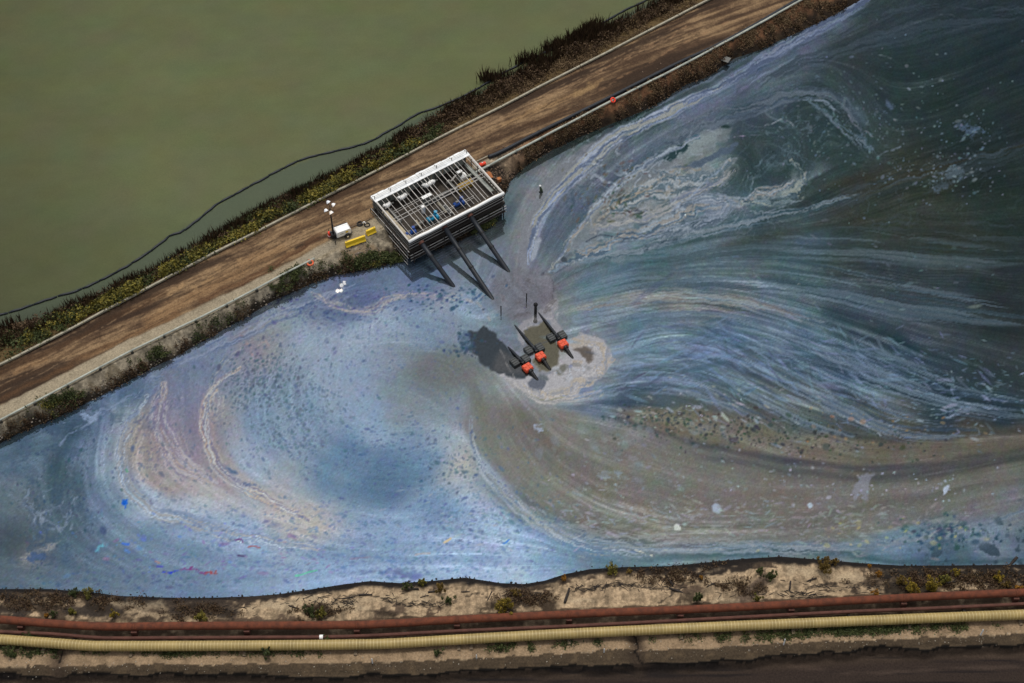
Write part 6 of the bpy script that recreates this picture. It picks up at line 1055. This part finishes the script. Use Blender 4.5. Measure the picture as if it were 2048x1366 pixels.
stick_field('driftwood_twigs', [(760,1196,40,5),(840,1209,30,3),(1170,1177,30,3),(1230,1171,40,3),(1310,1176,40,4),(1660,1170,50,5),(1720,1176,45,5),(1610,1190,25,4),(1890,1165,60,9),(1960,1155,50,9),(690,1205,20,5),(1050,1195,25,8),(620,1195,30,8),(1480,1185,50,8),(60,1195,50,8),(450,1215,60,8),(1340,1165,25,8)], 420, M_dkwood, 'stuff', .3, 1.5, .045)
# stones and rubble
def rocks(name, spots, n, m, smin, smax, zmin=-0.2):
    q = MB()
    for _ in range(n):
        s = random.choice(spots); g = G(random.gauss(s[0], s[2]), random.gauss(s[1], s[3]), 1.2)
        if g.z < zmin: continue
        a = random.uniform(smin, smax)*random.uniform(.6, 1.0); q.blob(g+Vector((0, 0, a*.15)), (a*random.uniform(.8, 1.5), a, a*.7), rz=random.uniform(0, 3), n=6, m=4, p=2.6, jit=.2)
    q.build(name, m, kind='stuff')
band = [(x, float(survey(P(x, 800, 1).x, 0, 0)[1]), 30, 5) for x in ()]
def along(f, z, x0, x1, n, off=0, sp=4):
    out = []
    for i in range(n):
        px = x0+(x1-x0)*i/(n-1); wx = P(px, 700, z).x
        for _ in range(4): wy = float(f(wx)); sy = survey(wx, wy, z)[1]; wx = P(px, sy, z).x
        out.append((px, sy+off, (x1-x0)/n, sp))
    return out
rocks('bank_rubble', [(x, y-12, 12, 7) for x, y, _, _ in along(shoreR, 0, 0, 700, 24)]+[(720,510,26,10),(740,505,20,8)]*3, 600, M_rock, .08, .34)
rocks('shore_stones', [(985,345,16,10),(1000,375,12,14),(960,345,10,5),(1010,350,12,8),(1060,305,30,8),(1150,268,40,8),(1270,205,60,9),(1400,145,60,9)], 420, mat('brown_rubble', (.19, .13, .09), .9, var=.5, vscale=2), .10, .38)
rocks('dark_shore_lumps', [(x, y-3, 25, 2.5) for x, y, _, _ in along(shoreS, 0, 0, 2048, 40)]+[(x, y-3, 25, 2.5) for x, y, _, _ in along(shoreR, 0, 0, 1700, 34)], 1300, mat('tar_black', (.02, .017, .016), .8, var=.4), .08, .34)
rocks('bench_pebbles', [(x, y-10, 30, 9) for x, y, _, _ in along(edgeS, ZP, 0, 2048, 40)]+[(x, y+6, 30, 8) for x, y, _, _ in along(edgeS, ZP, 0, 2048, 40)], 500, mat('pale_pebble', (.34, .30, .24), .9, var=.3), .05, .16)
# ------------------------------------------------------------------ floating boom on the green pond
bpts = [(-60,642),(0,630),(60,612),(110,594),(150,583),(200,561),(240,540),(285,513),(320,488),(340,471),(366,462),(400,436),(430,411),(470,388),(520,361),(560,340),(600,320),(650,307),(700,295),(740,283),(770,265),(800,250),(830,230),(870,216),(900,204),(950,180),(1000,150),(1050,123),(1100,101),(1150,80),(1180,62),(1215,40),(1250,20),(1290,2),(1340,-26)]
ln = resample(line3(bpts, ZG+0.08), 0.9); ln = [Vector((p.x, p.y, max(ZG+.08, ground_z(p.x, p.y)+.14))) for p in ln]; c = ln[0]; root = empty('floating_boom', (c.x, c.y, ZG), 'long black floating boom trailing along the green pond shore', 'boom'); off = -Vector((c.x, c.y, ZG))
rr_ = random.Random(3); k = 0
while k+4 < len(ln):
    m_ = rr_.choice((3, 4)); seg = [p+off+Vector((rr_.uniform(-.07, .07), rr_.uniform(-.07, .07), 0)) for p in ln[k:k+m_+1]]
    MB().tube(seg, [0.13]+[0.19]*(len(seg)-2)+[0.13], 8).build('float_section', M_navy, root, smooth=True); k += m_
# ------------------------------------------------------------------ vegetation
def leafmat(name, cols):
    m = bpy.data.materials.new(name); m.use_nodes = True; nt = m.node_tree; b = nt.nodes['Principled BSDF']; b.inputs['Roughness'].default_value = .7; b.inputs['Specular IOR Level'].default_value = .2
    geo = nt.nodes.new('ShaderNodeNewGeometry'); n = nt.nodes.new('ShaderNodeTexNoise'); n.inputs['Scale'].default_value = .55; n.inputs['Detail'].default_value = 7; n.inputs['Roughness'].default_value = .8; nt.links.new(geo.outputs['Position'], n.inputs['Vector'])
    r = nt.nodes.new('ShaderNodeValToRGB'); e = r.color_ramp.elements
    while len(e) < len(cols): e.new(0.5)
    for i, c_ in enumerate(cols): e[i].position = .32+.36*i/(len(cols)-1); e[i].color = (*c_, 1)
    ri = nt.nodes.new('ShaderNodeMix'); ri.data_type = 'FLOAT'; ri.inputs[0].default_value = .22; nt.links.new(n.outputs['Fac'], ri.inputs[2]); nt.links.new(geo.outputs['Random Per Island'], ri.inputs[3])
    nt.links.new(ri.outputs[0], r.inputs['Fac']); nt.links.new(r.outputs[0], b.inputs['Base Color']); return m
L_yel = leafmat('yellow_green_leaves', [(.035, .035, .012), (.085, .08, .018), (.17, .145, .025), (.25, .185, .032)])
L_red = leafmat('red_brown_reed', [(.028, .018, .012), (.055, .032, .018), (.085, .052, .026), (.12, .085, .042)])
L_grn = leafmat('dull_green_leaves', [(.022, .030, .012), (.05, .062, .02), (.085, .095, .03)])
L_olv = leafmat('olive_rust_leaves', [(.06, .045, .012), (.13, .085, .02), (.20, .12, .03)])
L_gold = leafmat('golden_leaves', [(.06, .05, .01), (.18, .13, .015), (.34, .22, .025)])
L_oran = leafmat('orange_leaves', [(.10, .05, .01), (.26, .12, .015), (.36, .17, .03)])
L_dry = leafmat('dry_brown_grass', [(.07, .045, .025), (.13, .085, .045), (.2, .14, .075)])
def fast_leaves(name, cen, size, m, kind='stuff', parent=None, upright=0.0, up_len=1.0):
    """cen: (n,3) leaf centres; size (n,); one quad each, random orientation"""
    n = len(cen); a = RNG.uniform(0, 2*np.pi, n); el = RNG.normal(0, 0.6, n)
    t = np.stack([np.cos(a)*np.cos(el), np.sin(a)*np.cos(el), np.sin(el)], -1)
    if upright > 0: t = t*(1-upright)+np.array([0, 0, 1.0])*upright; t /= np.linalg.norm(t, axis=1, keepdims=True)
    b = np.cross(t, RNG.normal(size=(n, 3))); b /= np.linalg.norm(b, axis=1, keepdims=True)
    s = size[:, None]; l = s*up_len
    v = np.stack([cen-t*l*.5-b*s*.12, cen+b*s*.32, cen+t*l*.6, cen-b*s*.32], 1).reshape(-1, 3)
    me = bpy.data.meshes.new(name); me.vertices.add(4*n); me.vertices.foreach_set('co', v.astype(np.float32).ravel()); me.loops.add(4*n); me.loops.foreach_set('vertex_index', np.arange(4*n, dtype=np.int32))
    me.polygons.add(n); me.polygons.foreach_set('loop_start', (np.arange(n)*4).astype(np.int32)); me.polygons.foreach_set('loop_total', np.full(n, 4, np.int32)); me.update(calc_edges=True)
    me.materials.append(m); o = bpy.data.objects.new(name, me); COL.objects.link(o)
    if parent: o.parent = parent
    if kind: o['kind'] = kind
    return o
def gz_np(x, y):
    jx = np.clip(np.searchsorted(AX, x)-1, 0, len(AX)-2); jy = np.clip(np.searchsorted(AY, y)-1, 0, len(AY)-2)
    tx = (x-AX[jx])/(AX[jx+1]-AX[jx]); ty = (y-AY[jy])/(AY[jy+1]-AY[jy])
    return (Z[jy, jx]*(1-tx)+Z[jy, jx+1]*tx)*(1-ty)+(Z[jy+1, jx]*(1-tx)+Z[jy+1, jx+1]*tx)*ty
def pts_between(n, xr, f0, f1, t0, t1, dens=None):
    m_ = n*2 if n < 2100 or n > 2300 else n*14; x = RNG.uniform(xr[0], xr[1], m_); t = RNG.uniform(t0, t1, m_); y = f0(x)+(f1(x)-f0(x))*t
    if dens is not None: k = RNG.uniform(0, 1, m_) < dens(x, y, t); x, y, t = x[k], y[k], t[k]
    return x[:n], y[:n], t[:n]
# yellow-green scrub in a belt beside the rail: clumps of leaves
def clumps(name, m, n, xr, t0, t1, dens, rad, hgt, per, ls, f0=railL, f1=shoreG):
    x, y, t = pts_between(n, xr, f0, f1, t0, t1, dens); k = len(x); h = hgt*RNG.uniform(.5, 1.2, k)*(1+.5*fbm(x/5, y/5, 77, 2)); r = rad*RNG.uniform(.6, 1.3, k)
    X = np.repeat(x, per)+RNG.normal(0, 1, k*per)*np.repeat(r, per)*.5; Y = np.repeat(y, per)+RNG.normal(0, 1, k*per)*np.repeat(r, per)*.5
    u = RNG.uniform(0, 1, k*per)**.7; Zz = gz_np(X, Y)+u*np.repeat(h, per)
    fast_leaves(name, np.stack([X, Y, Zz], -1), ls*RNG.uniform(.6, 1.4, k*per), m, upright=.25)
px2x = lambda px, py=500: P(px, py, 2).x
dY = lambda x, y, t: np.clip(.40+1.5*fbm(x/3.5, y/3.5, 901, 3)-.35*np.clip(np.abs(x-px2x(700, 330))/60, 0, 1), 0.05, 1)*np.where(x < px2x(350), .8, 1)
clumps('yellow_scrub', L_yel, 1000, (px2x(60, 660), px2x(850, 270)), 0.08, .55, dY, .85, 1.5, 46, .34)
clumps('green_scrub', L_grn, 420, (px2x(-40, 700), px2x(880, 270)), 0.05, .75, lambda x, y, t: np.clip(.3+fbm(x/3, y/3, 911, 3), 0.03, 1), .85, 1.3, 44, .32)
clumps('brown_scrub', L_red, 700, (px2x(-60, 700), px2x(1420, -20)), 0.35, .9, lambda x, y, t: np.clip(.6+.9*fbm(x/3, y/3, 921, 3), .05, 1), .8, 1.3, 40, .28)
clumps('dry_grass_belt', L_dry, 520, (px2x(820, 270), px2x(1450, -40)), 0.02, .7, lambda x, y, t: np.clip(.5+.9*fbm(x/3, y/3, 931, 3), .05, 1), .9, .45, 40, .24)
# reeds at the green pond margin
def reeds(name, m, n, xr, t0, t1, h0, h1, dens, f0=railL, f1=shoreG, w=.07, wet=0.0):
    x, y, t = pts_between(n, xr, f0, f1, t0, t1, dens); k = len(x); z = np.maximum(gz_np(x, y), wet); h = RNG.uniform(h0, h1, k); a = RNG.uniform(0, 2*np.pi, k); lean = RNG.normal(0, .10, (k, 2))
    b = np.stack([np.cos(a)*w, np.sin(a)*w, np.zeros(k)], -1); p0 = np.stack([x, y, z-.1], -1); pm = p0+np.stack([lean[:, 0]*h*.5, lean[:, 1]*h*.5, h*.6], -1); p2 = p0+np.stack([lean[:, 0]*h*1.6, lean[:, 1]*h*1.6, h+.1], -1)
    v = np.stack([p0-b, p0+b, pm+b*.8, p2, pm-b*.8], 1).reshape(-1, 3)
    me = bpy.data.meshes.new(name); me.vertices.add(5*k); me.vertices.foreach_set('co', v.astype(np.float32).ravel()); me.loops.add(5*k); me.loops.foreach_set('vertex_index', np.arange(5*k, dtype=np.int32))
    me.polygons.add(k); me.polygons.foreach_set('loop_start', (np.arange(k)*5).astype(np.int32)); me.polygons.foreach_set('loop_total', np.full(k, 5, np.int32)); me.update(calc_edges=True); me.materials.append(m)
    o = bpy.data.objects.new(name, me); COL.objects.link(o); o['kind'] = 'stuff'
reeds('reed_belt', L_red, 9000, (px2x(-60, 700), px2x(1420, -20)), .45, 1.06, .9, 2.3, lambda x, y, t: np.clip(.45+.9*fbm(x/2.5, y/2.5, 941, 3), .02, 1), wet=ZG)
def tall_spots(x, y, t):
    sx, sy = survey(x, y, ZG); d = 0
    for a, b, w, h_ in ((1115,98,34,9),(1180,64,30,11),(1150,80,24,9),(1060,124,40,5),(985,160,40,4)): d = d+np.exp(-((sx-a)/w)**2-((sy-b)/h_)**2)
    return np.clip(d, 0, 1)
reeds('dark_reed_clumps', L_red, 2200, (px2x(840, 230), px2x(1300, 20)), .7, 1.5, 1.2, 2.8, tall_spots, wet=ZG)
reeds('olive_reeds', L_grn, 2500, (px2x(300, 550), px2x(1000, 200)), .7, 1.1, .6, 1.4, lambda x, y, t: np.clip(.2+1.2*fbm(x/3, y/3, 961, 3), 0, 1), wet=ZG)
# bank growth on the oily pond side
dB = lambda x, y, t: np.clip(.15+1.3*fbm(x/2.2, y/2.2, 971, 3), 0, 1)
clumps('bank_weeds', L_grn, 95, (px2x(60, 800), px2x(760, 520)), .45, .95, dB, .5, .7, 36, .22, railR, shoreR)
clumps('bank_brush', L_dry, 420, (px2x(1050, 300), px2x(1700, 0)), .05, .75, lambda x, y, t: np.clip(.5+fbm(x/2, y/2, 981, 3), 0, 1), .6, .5, 36, .22, railR, shoreR)
clumps('dark_bank_brush', L_red, 380, (px2x(0, 880), px2x(1700, 0)), .74, 1.0, lambda x, y, t: np.clip(.4+fbm(x/2, y/2, 991, 3), 0, 1), .5, .6, 36, .22, railR, shoreR)
def patch(name, spots, m, per, ls, h):
    cs = []
    for px, py, wx_, wy_, n in spots:
        for _ in range(n):
            g = G(random.gauss(px, wx_), random.gauss(py, wy_), 1.0); 
            if g.z < 0.03: continue
            hh = h*random.uniform(.5, 1.2)
            c_ = RNG.normal(0, .28, (per, 3)); c_[:, 2] = RNG.uniform(0, 1, per)*hh; cs.append(c_+np.array(g))
    cs = np.concatenate(cs); fast_leaves(name, cs, ls*RNG.uniform(.6, 1.4, len(cs)), m, upright=.3)
patch('shore_grass_left', [(760,515,18,6,40),(790,521,12,4,30),(720,530,20,4,20)], L_grn, 60, .26, .6)
patch('shore_grass_right', [(975,450,16,8,50),(995,438,8,6,20),(1000,420,5,8,12)], L_grn, 60, .26, .6)
patch('bank_greenery', [(118,800,14,6,24),(315,708,12,5,12),(585,548,18,8,26),(560,575,10,5,14),(150,790,10,5,10)], L_grn, 50, .24, .55)
patch('bank_yellow_tufts', [(105,808,12,5,14),(770,528,20,4,14),(980,452,16,6,14)], L_yel, 40, .22, .5)
patch('pipeline_weeds', [(1690,1262,60,4,50),(1860,1254,60,4,30),(1750,1262,80,3,30),(300,1306,120,3,26),(1450,1276,90,3,20),(1560,1270,20,4,14),(1010,1296,30,4,12),(350,1308,20,4,14),(1600,1268,40,4,24),(60,1302,40,4,16),(1130,1288,60,3,14),(560,1306,60,3,14)], L_grn, 40, .22, .35)
patch('bank_ground_cover', [(1050,1195,30,7,40),(640,1225,30,6,24),(1340,1150,40,10,40),(1490,1175,26,8,24),(1880,1160,80,10,90),(1990,1160,50,10,50),(180,1200,80,8,50),(410,1225,30,8,30),(40,1205,40,8,30)], L_red, 40, .22, .45)
# individual shrubs on the south bank
def shrub(px, py, w, h, m, label, cat='shrub', n=None):
    g = G(px, py, 1.2); g.z = max(g.z, 0.0); root = empty('shrub', g, label, cat, 'shrubs on the sand bank'); n = n or int(520*w*h)+200
    lob = [(random.gauss(0, w*.25), random.gauss(0, w*.22), random.uniform(.25, .9)*h, random.uniform(.14, .30)*w*.6) for _ in range(9+int(7*w))]
    q = MB()
    for lx_, ly_, lz, lr in lob: q.tube([(0, 0, -.15), (lx_*.4, ly_*.4, lz*.5), (lx_, ly_, lz)], [.05, .035, .012], 5)
    q.build('stems', M_wood, root)
    idx = RNG.integers(0, len(lob), n); L = np.array(lob)[idx]; d = RNG.normal(0, 1, (n, 3)); d /= np.linalg.norm(d, axis=1, keepdims=True); d *= (RNG.uniform(0, 1, n)**.5)[:, None]*L[:, 3:4]*np.array([1, 1, 2.1])
    c_ = L[:, :3]+d; c_[:, 2] = np.clip(c_[:, 2], .05, None); fast_leaves('foliage', c_, .15*RNG.uniform(.5, 1.5, n), m, kind=None, parent=root, upright=.3)
SH = [(1643,1143,1.9,2.5,L_olv,'largest olive-rust shrub at the shoreline, reaching over the water'),(1668,1128,1.0,1.4,L_olv,'small rusty shrub touching the right side of the largest shrub'),(1010,1222,2.1,2.0,L_gold,'big yellow shrub standing just above the red pipeline'),(1030,1190,1.2,1.4,L_olv,'olive bush behind the big yellow shrub at the shore'),(880,1185,1.3,2.2,L_olv,'tall narrow olive-yellow shrub at the shore'),
 (845,1170,1.2,1.2,L_yel,'low yellow-green shrub left of the tall olive shrub'),(814,1178,1.0,1.4,L_grn,'dark green shrub leaning by the short square log'),(897,1204,1.2,1.1,L_grn,'fresh green bush below the tall olive shrub'),(622,1228,1.5,1.5,L_grn,'left half of the dark green bush pair on pale sand'),(643,1232,1.4,1.6,L_yel,'right half of the dark green bush pair on pale sand'),(229,1236,1.0,1.6,L_gold,'yellow shrub above the red pipeline near the left edge'),
 (404,1238,1.4,1.5,L_yel,'yellow-green bush above the red pipeline on dark ground'),(175,1189,1.4,.9,L_yel,'low yellow tuft at the waterline on the left'),(150,1186,1.3,.8,L_grn,'low green tuft at the waterline on the left'),(95,1236,.6,1.0,L_oran,'small orange shrub near the left edge'),(109,1234,.8,1.3,L_grn,'thin green shrub beside the small orange one'),(146,1226,.9,1.0,L_yel,'thin yellow-green shrub on the dark slope near the left'),
 (1393,1202,1.3,2.0,L_grn,'upright green shrub beside the forked gully'),(1222,1143,1.6,1.1,L_yel,'wide yellow-green shrub at the shore bend'),(1258,1146,.8,.8,L_olv,'small rusty tuft right of the shore bend shrub'),(1542,1160,1.4,1.5,L_grn,'green bush on the grey slope left of the largest shrub'),(1520,1145,1.0,1.0,L_grn,'small green bush behind the grey slope bush'),(1512,1200,.9,1.2,L_yel,'small yellow-green bush low on the grey slope'),
 (1819,1182,1.7,2.0,L_gold,'left golden shrub of the dense yellow pair'),(1800,1165,1.3,1.2,L_olv,'olive bush behind the left golden shrub'),(1862,1180,1.8,2.0,L_gold,'right golden shrub of the dense yellow pair'),(1888,1165,1.3,1.5,L_yel,'yellow-green bush right of the golden pair'),(1910,1150,1.0,1.0,L_gold,'small golden tuft on the black shore strip'),(1755,1152,.7,1.2,L_oran,'small orange shrub left of the golden pair'),(1738,1136,.5,.8,L_oran,'tiny orange shrub near the waterline'),
 (1751,1189,.9,.8,L_oran,'orange tuft right on top of the red pipeline edge'),(1997,1160,1.2,1.3,L_gold,'golden bush among debris near the right edge'),(2012,1172,.9,.9,L_olv,'olive bush next to the debris golden bush'),(2034,1180,.8,.9,L_oran,'orange bush at the right edge'),(537,1312,1.2,1.7,L_grn,'green bush growing in front of the yellow pipeline, left'),(877,1308,1.1,1.2,L_grn,'green bush growing in front of the yellow pipeline, middle'),(1001,1300,.9,1.0,L_grn,'small green bush below the yellow pipeline'),
 (1128,1160,.8,.8,L_oran,'little orange tuft at the curve of the shore'),(1402,1158,.6,.8,L_oran,'tiny orange tuft above the upright green shrub'),(655,1283,1.0,.9,L_grn,'weed poking between the thin and yellow pipelines'),(62,1274,1.3,.9,L_grn,'green weed between the thin and yellow pipelines at the left'),(1487,1256,1.2,.9,L_yel,'yellowish weed behind the yellow pipeline on the right'),(25,1305,1.6,1.1,L_grn,'dark green weed below the yellow pipeline at the left edge')]
for a in SH: shrub(*a)
